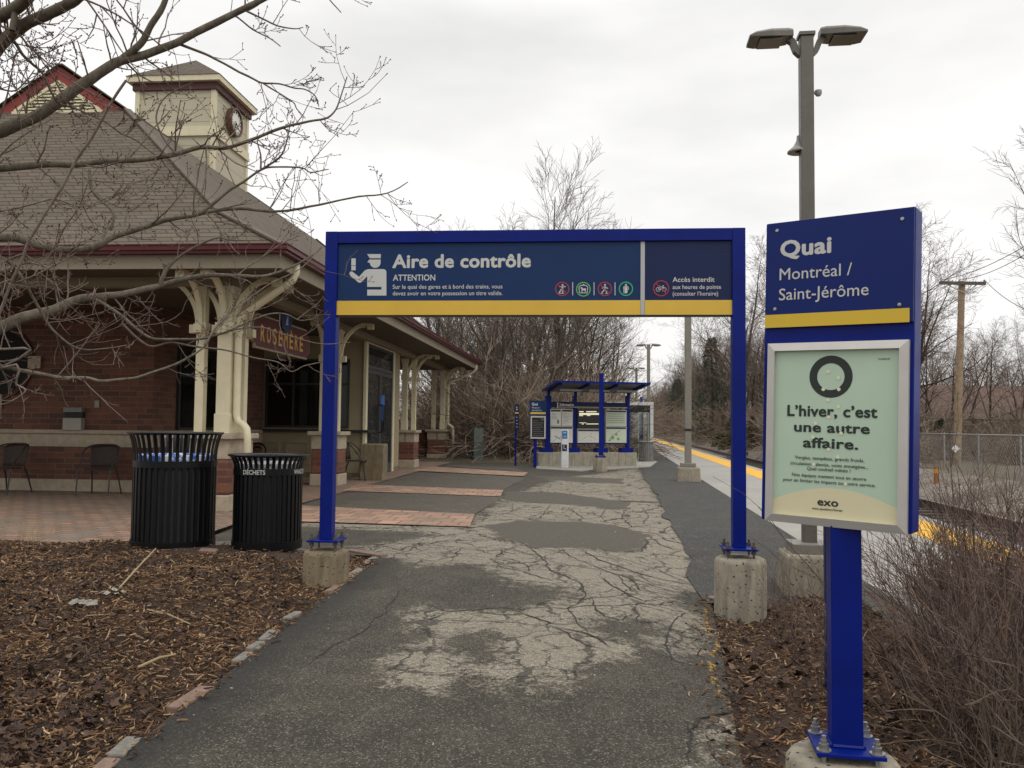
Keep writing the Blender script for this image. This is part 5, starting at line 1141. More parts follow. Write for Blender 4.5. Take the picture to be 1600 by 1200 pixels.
def board(x0, x1, y0, y1, m, hdr=3.6, title=None, inner=None):
    b = bx('notice_board', ALU, x0, x1, y0, y1, .09, .14, sh_); f = bx('notice', m, x0 + .9, x1 - .9, y0 + .9, y1 - .9, .085, .0895, b)
    if hdr: bx('notice_header', HDR, x0 + .9, x1 - .9, y0 + .9, y0 + hdr, .081, .0848, b)
    L = [rect(x0 + 2 + k * 0, y, x0 + 2 + (x1 - x0 - 5) * rnd.uniform(.3, 1), y + .5) for k, y in enumerate(np.arange(y0 + hdr + 2.5, y1 - 3, 2.2))]
    if hdr and title: text(b, MH, title, x0 + 1.6, x0 + (x1 - x0) * .8, y0 + 3.0, 1.5, .0806, WHITE, .01)
    return b, L
b, L = board(860, 877, 639.5, 665.5, PAPER); decal(b, MH, L[:5] + [rect(870.5, 656, 873.5, 662)], .0845, LN, 'print')
b, L = board(877.6, 895, 639.5, 665.5, PAPER); decal(b, MH, L, .0845, LN, 'print')
b, L = board(860, 895, 666.2, 692, PAPER); decal(b, MH, [circ(868 + 3 * k, 682 + (k % 3) * 1.5, 1.6, 8) for k in range(4)] + lines([(864, 690), (870, 684), (877, 686), (890, 676)], .8), .0845, MAPB, 'print')
sc_ = bx('display_screen', SCR, 902.5, 936.5, 638.5, 669.5, .07, .16, sh_)
def emis(name, c, s):
    t = NT(name); t.set('Base Color', (0, 0, 0, 1)); t.set('Emission Color', (*c, 1)); t.set('Emission Strength', s); return t.m
LED = emis('screen_text', (1, .93, .62), .75)
decal(sc_, MH, [rect(905, 642.5, 912, 644), rect(916, 642.5, 932, 644), rect(905, 645.4, 936.4, 648.2), rect(905, 648.8, 911, 650), rect(917, 648.6, 922.5, 649.8), rect(905, 660.2, 916, 661), rect(909, 661.8, 912, 663), rect(916, 661.8, 935, 663)], .069, LED, 'screen_text')
b, L = board(902.5, 937, 670.2, 692, PAPER); decal(b, MH, [rect(904, y, 904.8, y + 1) for y in (678, 681, 684, 687)] + [rect(923, y, 924, y + 1.4) for y in (677, 682, 687)] + lines([(906, 689), (920, 680), (934, 688)], .3), .0845, LN, 'print')
b, L = board(946.5, 979, 640.5, 666, MAPP); decal(b, MH, [rect(948, 646 + k * 3.4, 976, 647.6 + k * 3.4) for k in range(5)], .0845, flat('timetable_band', (.32, .37, .30)), 'print')
b, L = board(946.5, 979, 666.6, 692, MAPP); decal(b, MH, [circ(957, 684, 3, 9), circ(963, 679, 2, 9), circ(966, 686, 2.4, 9), circ(953, 688, 1.6, 8)] + lines([(950, 690), (958, 680), (970, 672)], .9), .0845, MAPL, 'print')
# tall blue mast in front, on its own footing
q = G(939, 737); mst, MM = thing('blue_mast', 'tall plain blue mast standing in front of the information shelter', 'mast', (q.x, q.y + .2, 0), 0)
a = on(MM, 936.4, 650, -.06); b = on(MM, 943, 650, -.06); zt2 = on(MM, 939, 583, -.06)[1]; MB().box((a[0], -.06, .44), (b[0], .06, zt2)).build('mast_body', BLUE, mst, bevel=.004); MB().box((-.15, -.15, .40), (.15, .15, .425)).build('base_plate', BLUE, mst)
mb = MB()
for sx in (-.11, .11):
    for sy in (-.11, .11): mb.tube([(sx, sy, .36), (sx, sy, .47)], .012, 6)
mb.build('anchor_bolt', BOLT, mst)
o = MB().lathe([(.2, -.2), (.2, .34), (.18, .375), (.001, .38)], 28).build('concrete_footing', CONC, smooth='auto'); o.location = (q.x, q.y + .2, 0); tag(o, 'concrete footing under the blue mast in front of the shelter', 'footing')
# ticket validator
q = G(882.5, 732.5); vd, MV = thing('ticket_validator', 'white ticket validator post with a blue screen before the shelter', 'validator', (q.x, q.y, 0), 0)
a = on(MV, 877, 700, -.08)[0]; b = on(MV, 888.6, 700, -.08)[0]; zt2 = on(MV, 882, 671.5, -.08)[1]
VW = mat('validator_white', (.62, .62, .62), .35)
vb = MB().box((a, -.08, .02), (b, .08, zt2)).build('body', VW, vd, bevel=.03); MB().box((a - .02, -.10, 0), (b + .02, .10, .019)).build('base', GREYP2, vd)
def vq(n_, x0, x1, y0, y1, m, d=.081): decal(vd, MV, [rect(x0, y0, x1, y1)], -d, m, n_)
vq('screen', 878.3, 886.4, 672.5, 685.5, flat('validator_screen', (.02, .14, .34), .2)); vq('screen_card', 880, 885, 674.5, 677.5, flat('pale_card', (.15, .42, .55)), .0816); vq('screen_card', 880.3, 885.2, 680.5, 683.5, flat('card_mix', (.30, .25, .38)), .0816); vq('sticker', 878.3, 886, 694.5, 705, BLUED); decal(vd, MV, lines([(881, 697), (881, 701), (884, 701), (884, 703)], .8) + [circ(881.5, 696.6, .8, 8)], -.0816, WHITE, 'pictogram')
vq('joint', 877.2, 888.4, 726.8, 727.2, flat('joint_grey', (.3, .3, .3)))
# second platform sign with a black poster, and the thin blue marker post
q = G(836, 730.5); s2, M2 = thing('platform_sign', 'distant blue platform sign with a black poster, left of the shelter', 'sign', (q.x, q.y + .1, 0), 0)
def b2(name, m, x0, x1, y0, y1, d0, d1, parent=s2, MM_=None):
    K = MM_ or M2; a = on(K, x0, (y0 + y1) / 2, d0); b = on(K, x1, (y0 + y1) / 2, d0); t_ = on(K, (x0 + x1) / 2, y0, d0); u = on(K, (x0 + x1) / 2, y1, d0); return MB().box((a[0], d0, u[1]), (b[0], d1, t_[1])).build(name, m, parent)
b2('post', BLUE, 833.5, 838.6, 686, 730.5, -.02, .06); bk2 = b2('panel', BLUEP, 827.5, 854, 626, 686, -.05, -.021)
b2('yellow_band', YELQ, 828.8, 852.7, 644, 647, -.056, -.051, bk2); fr2 = b2('poster_frame', ALU, 829, 852.6, 650, 685.5, -.075, -.051, bk2); b2('poster', SCR, 831.2, 850.4, 652.3, 683, -.08, -.0755, bk2)
decal(s2, M2, [rect(832.5, 657 + k * 3.3, 832.5 + w_, 658 + k * 3.3) for k, w_ in enumerate((8, 16, 15, 16, 12, 16, 15, 16))] + [rect(845.5, 653.5, 849.5, 656.8)], -.0805, flat('faint_print', (.10, .10, .10)), 'print')
text(s2, M2, 'Quai', 831, 840.3, 633.5, 4.6, -.0505, WHITE, .03); text(s2, M2, 'Montréal /', 831, 844, 638.2, 2.7, -.0505, WHITE, .005); text(s2, M2, 'Saint-Jérôme', 831, 846.5, 642.2, 2.7, -.0505, WHITE, .005)
q = G(805.5, 728); s3, M3 = thing('marker_post', 'thin blue marker post with a yellow stripe left of the distant sign', 'marker post', (q.x, q.y, 0), 0)
b2('post', BLUE, 804.2, 807, 668, 728, -.02, .03, s3, M3); b2('plate', BLUED, 804.4, 810.6, 632, 671, -.04, -.021, s3, M3); b2('yellow_band', YELQ, 804.8, 810.4, 644.2, 646.2, -.045, -.041, s3, M3)
decal(s3, M3, [circ(807.5, 636.5, 1.1, 8), rect(806.6, 638.6, 808.6, 641)] + [circ(807.5, 652 + 5 * k, .9, 8) for k in range(4)], -.0415, GREYV, 'pictogram')
# green metal cabinet at the corner of the station
q = G(745, 722); o = MB().box((-.17, -.17, 0), (.17, .17, 1.15)).build('utility_cabinet', mat('cabinet_green', (.10, .13, .12), .5), bevel=.01); o.location = (q.x, q.y + .6, 0); o.rotation_euler = (0, 0, RB + .3); tag(o, 'narrow grey green cabinet at the edge of the thicket past the porch', 'cabinet')
# glass waiting shelter behind
YG = 32.0; q = P(985, 700, YG); gs, MGs = thing('waiting_shelter', 'glass waiting shelter with a white frame behind the notice boards', 'shelter', (q.x, YG, 0), RP)
WF = mat('white_frame', (.55, .55, .55), .4)
def b3(name, m, x0, x1, y0, y1, d0, d1, parent=gs): return b2(name, m, x0, x1, y0, y1, d0, d1, parent, MGs)
b3('roof', WF, 948, 1021, 628, 633, -.02, 2.2); b3('column', WF, 1016, 1021, 633.3, 716, 0, .12); b3('column', WF, 948, 952, 633.3, 716, 0, .12); b3('fascia', SCR, 952.5, 1015.5, 633.6, 644, .1, .3)
pn_ = b3('glass_pane', CGLASS, 984, 997, 644.5, 716, .05, .065); b3('glass_pane', CGLASS, 998, 1015.5, 644.5, 716, .05, .065)
for x in (997.2, 1013): b3('mullion', mat('pale_mullion', (.30, .36, .36), .3), x, x + 1, 644.5, 716, .04, .09)
b3('inner_post', BLUE, 999, 1004.5, 646, 700, 1.4, 1.5); b3('inner_post', BLUE, 1000, 1004, 620, 628, .6, .7)
# grey slatted bin beside it
q = G(1011, 722.5); gb, M = thing('litter_bin', 'grey slatted bin beside the glass waiting shelter', 'bin', (q.x, q.y + .25, 0)); mb = MB(); r = .255; h = 33 / 1320 * (q.y + .25) + .0
for k in range(22):
    a = 2 * math.pi * k / 22; mb.strip([(r * math.cos(a), r * math.sin(a), .03), (r * math.cos(a), r * math.sin(a), h * .93)], .045, .012, (-math.sin(a), math.cos(a), 0))
mb.build('slats', mat('bin_grey', (.26, .26, .25), .45, .4), gb); MB().lathe([(r - .02, .02), (r - .02, h * .92)], 24).build('inner_drum', BLACKM, gb)
MB().lathe([(r + .02, h * .90), (r + .03, h * .96), (r - .02, h), (.08, h), (.08, h * .9)], 24).build('lid', mat('lid_grey', (.12, .125, .125), .4), gb, smooth='auto')
# concrete pad of the shelter
mb = MB(); mb.slab(gp([(838, 733.5), (905, 737), (1016, 730.5), (1027, 722), (1000, 717), (838, 724)]), -.05, .03); struct(mb.build('concrete_pad', CONCS))

# ================================================================ BEYOND THE TRACK
# chain link fence
PF = 11.2
fz = lambda y: gz(pt(PF, y), y)
WIRE = mat('fence_wire', (.20, .20, .19), .5, .4); f0, f1 = 18.0, 40.0
cf, MC = thing('chain_link_fence', 'grey chain link fence with a top rail beyond the track', 'fence', (pt(PF, f0), f0, -.15), RP)
HF = 1.28; Lf = (f1 - f0) / math.cos(RP); mb = MB()
st = .16
for k in range(int(Lf / st) + 8):
    y = k * st
    for s_ in (-1, 1):
        a = y; b = y + s_ * HF; 
        if min(a, b) < 0 or max(a, b) > Lf: continue
        mb.tube([(0, a, 0), (0, b, HF)], .0035, 3, False)
mb.build('mesh', WIRE, cf); MB().tube([(0, 0, HF), (0, Lf, HF)], .022, 6).build('top_rail', STEEL, cf)
for k in range(9): MB().tube([(0, k * Lf / 8, -.2), (0, k * Lf / 8, HF + .05)], .03, 8).build('fence_post', STEEL, cf)
o = MB().box((-.05, -.18, 0), (-.03, .18, .22)).build('notice_plate', flat('pale_plate', (.5, .5, .48))); q = Vector((pt(PF, 33.6), 33.6, .95)); o.location = q; o.rotation_euler = (.25, .1, RP); tag(o, 'pale tilted plate hanging on the chain link fence', 'plate')
# utility pole with wires
q = P(1494, 690, 33); up, MU = thing('utility_pole', 'weathered wooden utility pole with one crossarm beyond the track', 'utility pole', (q.x, 33, -.15), 0)
WOOD = mat('pole_wood', (.27, .195, .125), .85, var=.3, sc=5, bump=.4, bsc=50, spots=(9, .60, (.06, .042, .03)))
zt3 = on(MU, 1503, 440, 0)[1]; xt = on(MU, 1503, 440, 0)[0]
mb = MB(); mb.tube([(0, 0, -.3), (xt * .5, 0, zt3 / 2), (xt, 0, zt3)], [.15, .135, .115], 14); mb.build('pole', WOOD, up, smooth='auto')
xa1, z1_ = on(MU, 1468, 442, -.16); xa2, _ = on(MU, 1540, 442.5, -.16); ca = MB().box((xa1, -.2, z1_ - .06), (xa2, -.1, z1_ + .06)).build('crossarm', mat('grey_wood', (.10, .085, .07), .85, var=.3, sc=14), up)
mb = MB(); mb.bar((xt, -.14, z1_ - .38), (xa1 + .35, -.14, z1_ - .08), .03); mb.bar((xt, -.14, z1_ - .38), (xa2 - .35, -.14, z1_ - .08), .03); mb.build('brace', STEEL, up)
ins = [on(MU, x, 437, -.15) for x in (1471, 1499, 1538)]
for x, z in ins: MB().lathe([(.03, -.14), (.03, -.1), (.045, -.06), (.03, 0), (.001, .01)], 10, (x, -.15, z)).build('insulator', flat('insulator_grey', (.3, .3, .3)), up)
for (x, z), (ex, ey), lab in zip(ins, ((1640, 360), (1640, 372), (1640, 496)), ('highest', 'middle', 'lowest')):
    a = MU @ Vector((x, -.15, z)); b = P(ex, ey, 22); pts = [a + (b - a) * (k / 16) - Vector((0, 0, .9 * (k / 16) * (1 - k / 16))) for k in range(17)]
    tag(MB().tube(pts, .011, 4).build('power_wire', BLACKM), f'{lab} of the three wires leaving the utility pole towards the upper right', 'wire')
o, M = thing('marker_stake', 'short orange marker stake in the ballast before the fence', 'stake', (P(1463, 760, 24).x, 24, -.62)); MB().box((-.045, -.045, 0), (.045, .045, .85)).build('stake', flat('stake_orange', (.26, .11, .03)), o); MB().box((-.05, -.05, .66), (.05, .05, .78)).build('reflector', flat('reflector', (.5, .25, .06)), o)
o = MB().box((-.11, 0, -.11), (.11, .01, .11)).build('marker_diamond', flat('diamond_white', (.7, .7, .7))); o.location = P(1493, 701, 32.8); o.rotation_euler = (0, R(45), 0); tag(o, 'white diamond marker at the foot of the utility pole', 'marker')
# low brown house
hx = P(1520, 640, 58); ho, MHo = thing('brown_house', 'low dark house with a brown hip roof behind the trees at right', 'house', (hx.x, 58, 0), .1)
hw, hd_ = 7.0, 4.0; z0, z1 = 2.0, 4.35; MB().box((-hw, -hd_, -.2), (hw, hd_, z0)).build('wall', mat('house_wall', (.05, .04, .035), .8), ho)
mb = MB(); e = .5; q = [(-hw - e, -hd_ - e, z0), (hw + e, -hd_ - e, z0), (hw + e, hd_ + e, z0), (-hw - e, hd_ + e, z0)]; r0, r1 = (-hw + 3, 0, z1), (hw - 3, 0, z1)
mb.quad(q[0], q[1], r1, r0); mb.quad(q[1], q[2], r1); mb.quad(q[2], q[3], r0, r1); mb.quad(q[3], q[0], r0); mb.quad(*[(x, y, z0 - .01) for x, y, z in q]); rf = mb.build('roof', mat('house_roof', (.115, .07, .055), .9, var=.2, sc=2, bump=.3), ho)
MB().lathe([(.09, 0), (.09, .5)], 10, (-2.5, -2.2, 3.2), cap1=True).build('vent_pipe', flat('vent_grey', (.3, .29, .27)), rf)
for x in (-4, 0, 4.5): w_ = MB().box((x - .8, -hd_ - .03, .7), (x + .8, -hd_ - .001, 1.7)).build('window', flat('house_trim', (.4, .39, .36)), ho); MB().box((x - .72, -hd_ - .04, .78), (x + .72, -hd_ - .031, 1.62)).build('pane', GLASS, w_)
# ================================================================ TREES AND SHRUBS
def bark(name, a, b, sc=18, bump=.5, isl=0.0):
    t = NT(name); v = t.oc(); st = t.n('Mapping', {'Vector': v, 'Scale': (1, 1, .35)}).outputs[0]; n = t.noise(st, sc, 6, .7)
    rp = t.n('NewGeometry').outputs['Random Per Island']; t.set('Base Color', t.mix(t.step(t.math('MULTIPLY_ADD', rp, isl, t.math('MULTIPLY', n, 1 - isl)), .3 * (1 - isl) + .05 * isl, .7 * (1 - isl) + .95 * isl), a, b)); t.set('Roughness', .9); t.set('Specular IOR Level', .25); t.bump(n, bump, .02); return t.m
BARK = bark('grey_brown_bark', (.030, .025, .020), (.085, .070, .056)); TWIG = bark('twig_bark', (.060, .047, .037), (.17, .138, .11), 6, .1, .7)
TWIG2 = bark('brown_twig_bark', (.085, .062, .046), (.36, .29, .22), 6, .1, .75); TWIGR = bark('reddish_twig_bark', (.085, .056, .046), (.25, .18, .145), 6, .1, .7)
def rv(r): 
    while True:
        v = Vector((r.uniform(-1, 1), r.uniform(-1, 1), r.uniform(-1, 1)))
        if .01 < v.length < 1: return v.normalized()
def limb(r, p, d, L, r0, r1, n, wander, up):
    pts = [p.copy()]; rad = [r0]; d = d.normalized()
    for i in range(n):
        d = (d + rv(r) * wander + Vector((0, 0, up))).normalized(); p = p + d * (L / n); pts.append(p.copy()); rad.append(r0 + (r1 - r0) * (i + 1) / n)
    return pts, rad
def bare_tree(seed, H, lean=0, stems=1, spread=.55, up=.06, start=.28, dens=1.0, tw=(.006, .0035)):
    r = random.Random(seed); T = MB(); C = MB()
    def kids_(pts, rad, L, lev):
        if lev > 3: return
        n = [0, int(15 * dens), int(10 * dens), int(7 * dens)][lev]
        for k in range(n):
            f = (start if lev == 1 else .18) + (1 - (start if lev == 1 else .18)) * ((k + r.random()) / n)
            i = min(int(f * (len(pts) - 1)), len(pts) - 2); q = f * (len(pts) - 1) - i; p = pts[i].lerp(pts[i + 1], q); d = (pts[i + 1] - pts[i]).normalized(); rr = rad[i] + (rad[i + 1] - rad[i]) * q
            o = rv(r); o = (o - d * o.dot(d)).normalized(); a = r.uniform(.55, 1.1) * (spread * 1.6); nd = d * math.cos(a) + o * math.sin(a) + Vector((0, 0, .05))
            l2 = L * r.uniform(.34, .66) * (1.12 - f * .55); r2 = max(tw[0], min(rr * .5, rad[0] * .5 * (1 - f * .5)))
            pp, rd = limb(r, p, nd, l2, r2, max(tw[1], r2 * .25), 5 if lev < 3 else 3, .24, up * .6)
            (T if lev == 1 and r2 > .03 else C).tube(pp, rd, 5 if lev == 1 else 3, False); kids_(pp, rd, l2, lev + 1)
    for s_ in range(stems):
        d = Vector((lean, 0, 1)) if stems == 1 else Vector((r.uniform(-.45, .45), r.uniform(-.35, .35), 1)); h = H * (r.uniform(.72, 1) if s_ else 1)
        pts, rad = limb(r, Vector((r.uniform(-.25, .25) if stems > 1 else 0, r.uniform(-.25, .25) if stems > 1 else 0, -.15)), d, h * .93, H * .0125 * (1 if stems == 1 else .8), .012, 11, .085, .05)
        T.tube(pts, rad, 8, False); kids_(pts, rad, h * .75, 1)
    return T, C
def shrub(seed, H, n, spread=.5, curve=-.04, sub=5, tw=(.009, .004), wander=.16):
    r = random.Random(seed); C = MB()
    for i in range(n):
        a = r.uniform(0, 6.283); s_ = abs(r.gauss(0, spread)); p = Vector((r.gauss(0, .28) * H * .4, r.gauss(0, .28) * H * .4, -.05)); L = H * r.uniform(.55, 1.12)
        pts, rad = limb(r, p, Vector((math.cos(a) * s_, math.sin(a) * s_, 1)), L, tw[0] * r.uniform(.7, 1.3), tw[1], 7, wander, curve * r.uniform(.2, 1.6)); C.tube(pts, rad, 3, False)
        for k in range(sub):
            j = r.randint(2, 6); d = (pts[j] - pts[j - 1]).normalized(); pp, rd = limb(r, pts[j], d + rv(r) * .75, L * r.uniform(.14, .38), tw[1] * 1.15, tw[1] * .6, 3, .24, .02); C.tube(pp, rd, 3, False)
            if k % 2 == 0: p2, r2 = limb(r, pp[2], (pp[2] - pp[1]).normalized() + rv(r) * .7, L * .13, tw[1] * .8, tw[1] * .5, 2, .2, .02); C.tube(p2, r2, 3, False)
    return C
HIDE = Vector((0, -60, -30))
def proto_tree(*a, **k):
    T, C = bare_tree(*a, **k); t_ = bpy.data.meshes.new('trunk'); 
    A = T.build('trunk', BARK, None, smooth=True, fix=False); B = C.build('crown', k_m[0], None, fix=False); ma, mb_ = A.data, B.data; bpy.data.objects.remove(A); bpy.data.objects.remove(B); return ma, mb_
k_m = [TWIG]
PT = [proto_tree(1, 10, stems=1), proto_tree(2, 10, stems=4, spread=.5, start=.25, dens=.72), proto_tree(3, 10, stems=1, spread=.42, up=.1), proto_tree(4, 10, stems=3, spread=.6, dens=.8)]
k_m = [TWIGR]; PT += [proto_tree(5, 10, stems=2, spread=.5, dens=.85), proto_tree(6, 10, stems=1, spread=.66, up=.02)]
def place(name, proto, x, y, z, sc, rz, label, cat, group=None, parts=('trunk', 'crown')):
    e, M = thing(name, label, cat, (x, y, z), rz, group); e.scale = (sc, sc, sc) if isinstance(sc, (int, float)) else sc
    for me_, nm in zip(proto, parts):
        o = bpy.data.objects.new(nm, me_); COL.objects.link(o); o.parent = e
    return e
rnd = random.Random(77)
LG = 'bare trees in the thicket left of the platform'
for px_, Y, H, pi in ((682, 44, 9.3, 2), (716, 38, 8.0, 3), (742, 46, 9.0, 1), (772, 34.5, 8.2, 5), (806, 40, 8.8, 3), (826, 33, 7.6, 1), (855, 36, 8.4, 0), (872, 44, 9.6, 4), (900, 39, 7.9, 3), (925, 48, 8.6, 1), (942, 60, 8.6, 0), (955, 80, 9.4, 2), (690, 60, 10.4, 0), (760, 66, 11.4, 3), (840, 70, 11.8, 4), (905, 72, 11.0, 5), (800, 52, 9.6, 4), (862, 54, 9.8, 2), (660, 50, 8.6, 3), (725, 55, 9.4, 4), (688, 42, 9.4, 2), (735, 41, 9.2, 4), (768, 43, 9.6, 0), (800, 42, 9.6, 3), (835, 41, 9.4, 1), (852, 45, 10, 4), (915, 46, 9.6, 0), (925, 44, 9.0, 4)):
    p = P(px_, 700, Y); place('bare_tree', PT[pi], p.x, Y, .0, H / 10 * 1.12, rnd.uniform(0, 6), 'leafless grey brown tree in the thicket left of the platform', 'tree', LG)
p = P(884, 700, 37); place('bare_tree', PT[2], p.x, 37, 0, 1.28, 1.0, 'tallest thin bare tree rising above the blue arch, left of the platform', 'tree')
# tangled undergrowth under them
k = [shrub(21, 3.2, 120, .8, -.16, 7, (.014, .0065), .26), shrub(22, 3.0, 110, .95, -.22, 7, (.014, .0065), .3), shrub(23, 2.6, 110, .7, -.1, 7, (.012, .006), .24)]
VN = []
for c_, m in zip(k, (TWIG2, TWIG2, TWIGR)):
    o = c_.build('stems', m, None, fix=False); VN.append(o.data); bpy.data.objects.remove(o)
SG = 'tangled bare shrubs under the left trees'
for px_, Y, s_ in ((660, 33.5, 1.0), (690, 36, 1.1), (716, 34, 1.1), (742, 32.5, 1.2), (764, 31.5, 1.3), (785, 31, 1.1), (800, 33, 1.35), (818, 31.5, 1.2), (838, 32.5, 1.35), (856, 31, 1.2), (872, 33, 1.35), (892, 32, 1.2), (910, 34, 1.3), (928, 36, 1.2), (700, 40, 1.4), (750, 38, 1.5), (800, 38, 1.5), (850, 38, 1.5), (900, 40, 1.5), (940, 46, 1.5), (952, 56, 1.6), (957, 70, 1.8), (640, 38, 1.3), (670, 42, 1.5), (720, 44, 1.6), (775, 44, 1.6), (830, 44, 1.6), (880, 46, 1.7), (920, 52, 1.7)):
    p = P(px_, 700, Y); i = rnd.randrange(3); place('bare_shrub', (VN[i],), p.x, Y, .05, s_, rnd.uniform(0, 6), 'tangled leafless brown shrub under the trees left of the platform', 'shrub', SG, ('stems',))
# wood to the right of the track
RG = 'bare trees along the far side of the track'
for i in range(120):
    Y = 34 + 250 * (i / 120) ** 1.25; pp = (10.6 if Y > 90 else 11.6) + rnd.uniform(0, 5) + (0 if i % 3 else 7); H = rnd.uniform(10.5, 14.5) if Y > 60 else rnd.uniform(8.5, 11.5); x = pt(pp, Y)
    if 1405 < 800 + x / Y * 1320 < 1650 and Y < 75: continue
    place('bare_tree', PT[rnd.randrange(6)], x, Y, -.2, (H / 10 * 1.15, H / 10 * 1.15, H / 10), rnd.uniform(0, 6), 'leafless tree in the wood along the far side of the track', 'tree', RG)
for i in range(26):
    Y = rnd.uniform(260, 360); x = pt(rnd.uniform(-45, 16), Y); place('bare_tree', PT[rnd.randrange(6)], x, Y, -.2, rnd.uniform(1.0, 1.35), rnd.uniform(0, 6), 'small far leafless tree where the track disappears', 'tree', 'distant trees at the end of the track')
for px_, Y, H, pi, lab in ((1165, 52, 13.5, 5, 'tall spreading bare tree showing between the arch and the platform sign'), (1440, 40, 11.0, 5, 'leaning bare tree right behind the edge of the platform sign'), (1640, 36, 13.5, 0, 'large bare tree cut by the right photo edge')):
    p = P(px_, 700, Y); place('bare_tree', PT[pi], p.x, Y, -.2, H / 10, 2.0 + pi, lab, 'tree')
for px_, Y, H, pi in ((1475, 66, 9.6, 4), (1510, 68, 9.8, 3), (1545, 66, 9.4, 5), (1575, 72, 10, 1), (1455, 74, 10.5, 3), (1530, 80, 10.5, 0), (1600, 70, 9.6, 4), (1448, 49, 8.6, 4), (1482, 52, 8.8, 1), (1592, 53, 8.2, 3), (1420, 80, 11, 1), (1490, 90, 11, 5), (1560, 94, 11.5, 3), (1615, 84, 10, 2), (1540, 47, 7.4, 5)):
    p = P(px_, 700, Y); place('bare_tree', PT[pi], p.x, Y, -.2, H / 10, rnd.uniform(0, 6), 'leafless tree around the brown house beyond the fence', 'tree', 'bare trees around the far house')
UG = 'bare shrubs along the far side of the track'
for i in range(95):
    Y = 24 + 200 * (i / 95) ** 1.5; x = pt(9.8 + rnd.uniform(0, 3.4), Y); px_ = 800 + x / Y * 1320
    if 1380 < px_ < 1680: continue
    s_ = rnd.uniform(.7, 1.05) + Y * .0065; place('bare_shrub', (VN[rnd.randrange(3)],), x, Y, -.2, s_, rnd.uniform(0, 6), 'leafless brown shrub in the row along the far side of the track', 'shrub', UG, ('stems',))
for px_, Y, s_ in ((1440, 34, .55), (1470, 38, .6), (1560, 36, .55), (1590, 33, .5), (1520, 40, .6), (1450, 46, .8), (1500, 50, .8), (1560, 48, .8), (1610, 44, .8), (1435, 42, 1.0), (1455, 43, 1.1), (1475, 44, 1.0), (1495, 45, 1.0), (1535, 45, .7), (1575, 43, 1.0), (1595, 45, 1.1)):
    p = P(px_, 700, Y); place('bare_shrub', (VN[rnd.randrange(3)],), p.x, Y, -.1, s_, rnd.uniform(0, 6), 'low leafless shrub around the chain link fence', 'shrub', 'low shrubs around the chain link fence', ('stems',))
# evergreens in the wood
def needle(name, a, b):
    t = NT(name); t.set('Base Color', t.ramp(t.n('NewGeometry').outputs['Random Per Island'], (0, a), (1, b))); t.set('Roughness', .8); return t.m
PINE = needle('pine_needles', (.016, .022, .011), (.055, .068, .034)); CED = needle('cedar_leaves', (.040, .038, .013), (.12, .105, .036))
def evergreen(seed, H, Rb, n, m, bush=False):
    r = random.Random(seed); T = MB(); T.tube([(0, 0, -.2), (.05, 0, H * .5), (0, 0, H * .97)], [H * .022, H * .014, .02], 7); C = MB()
    for i in range(n):
        z = H * (.06 + .94 * r.random() ** (1.0 if bush else .85)) if not bush else H * r.random(); f = z / H
        R_ = Rb * ((1 - f) ** .8 + .05) * (1 if not bush else (1.1 - f * .5)); a = r.uniform(0, 6.283); rr = R_ * r.uniform(.25, 1) ** .5 * (.72 + .75 * noise.noise((math.cos(a) * 1.3, math.sin(a) * 1.3, z * 1.1 + seed)))
        c_ = Vector((rr * math.cos(a), rr * math.sin(a), z - .12 * rr)); 
        for k in range(5):
            d = (Vector((math.cos(a), math.sin(a), .1)) + rv(r) * .9).normalized(); L = r.uniform(.16, .36) * (H / 8) ** .4; s_ = d.orthogonal().normalized() * .05
            C.add([c_ - s_, c_ + s_, c_ + d * L + s_ * .3, c_ + d * L - s_ * .3], [(0, 1, 2, 3)])
    return T, C
for px_, Y, H, Rb, n, m, bsh, lab, nm in ((1112, 84, 10.5, 3.6, 1100, PINE, 0, 'dark green conifer standing in the wood right of the lamp post', 'conifer'), (1058, 130, 9.0, 4.0, 900, PINE, 0, 'dark conifer deep in the wood left of the lamp post', 'conifer'), (1063, 66, 3.4, 1.6, 1700, CED, 1, 'rounded olive green cedar bush beside the track, left one', 'bush'), (1044, 74, 2.6, 1.5, 1300, CED, 1, 'small olive green cedar bush nearest the shelter', 'bush'), (1098, 58, 2.4, 1.6, 1300, CED, 1, 'olive green cedar bush behind the lamp post', 'bush'), (1470, 40, 2.0, 1.5, 900, PINE, 1, 'low dark green bush behind the chain link fence', 'bush')):
    T, C = evergreen(int(px_), H, Rb, n, m, bsh); p = P(px_, 700, Y); x = max(p.x, pt(9.3, Y)); e, M = thing(nm, lab, 'tree' if not bsh else 'bush', (x, Y, -.3))
    T.build('trunk', BARK, e, fix=False); C.build('crown', m, e, fix=False)
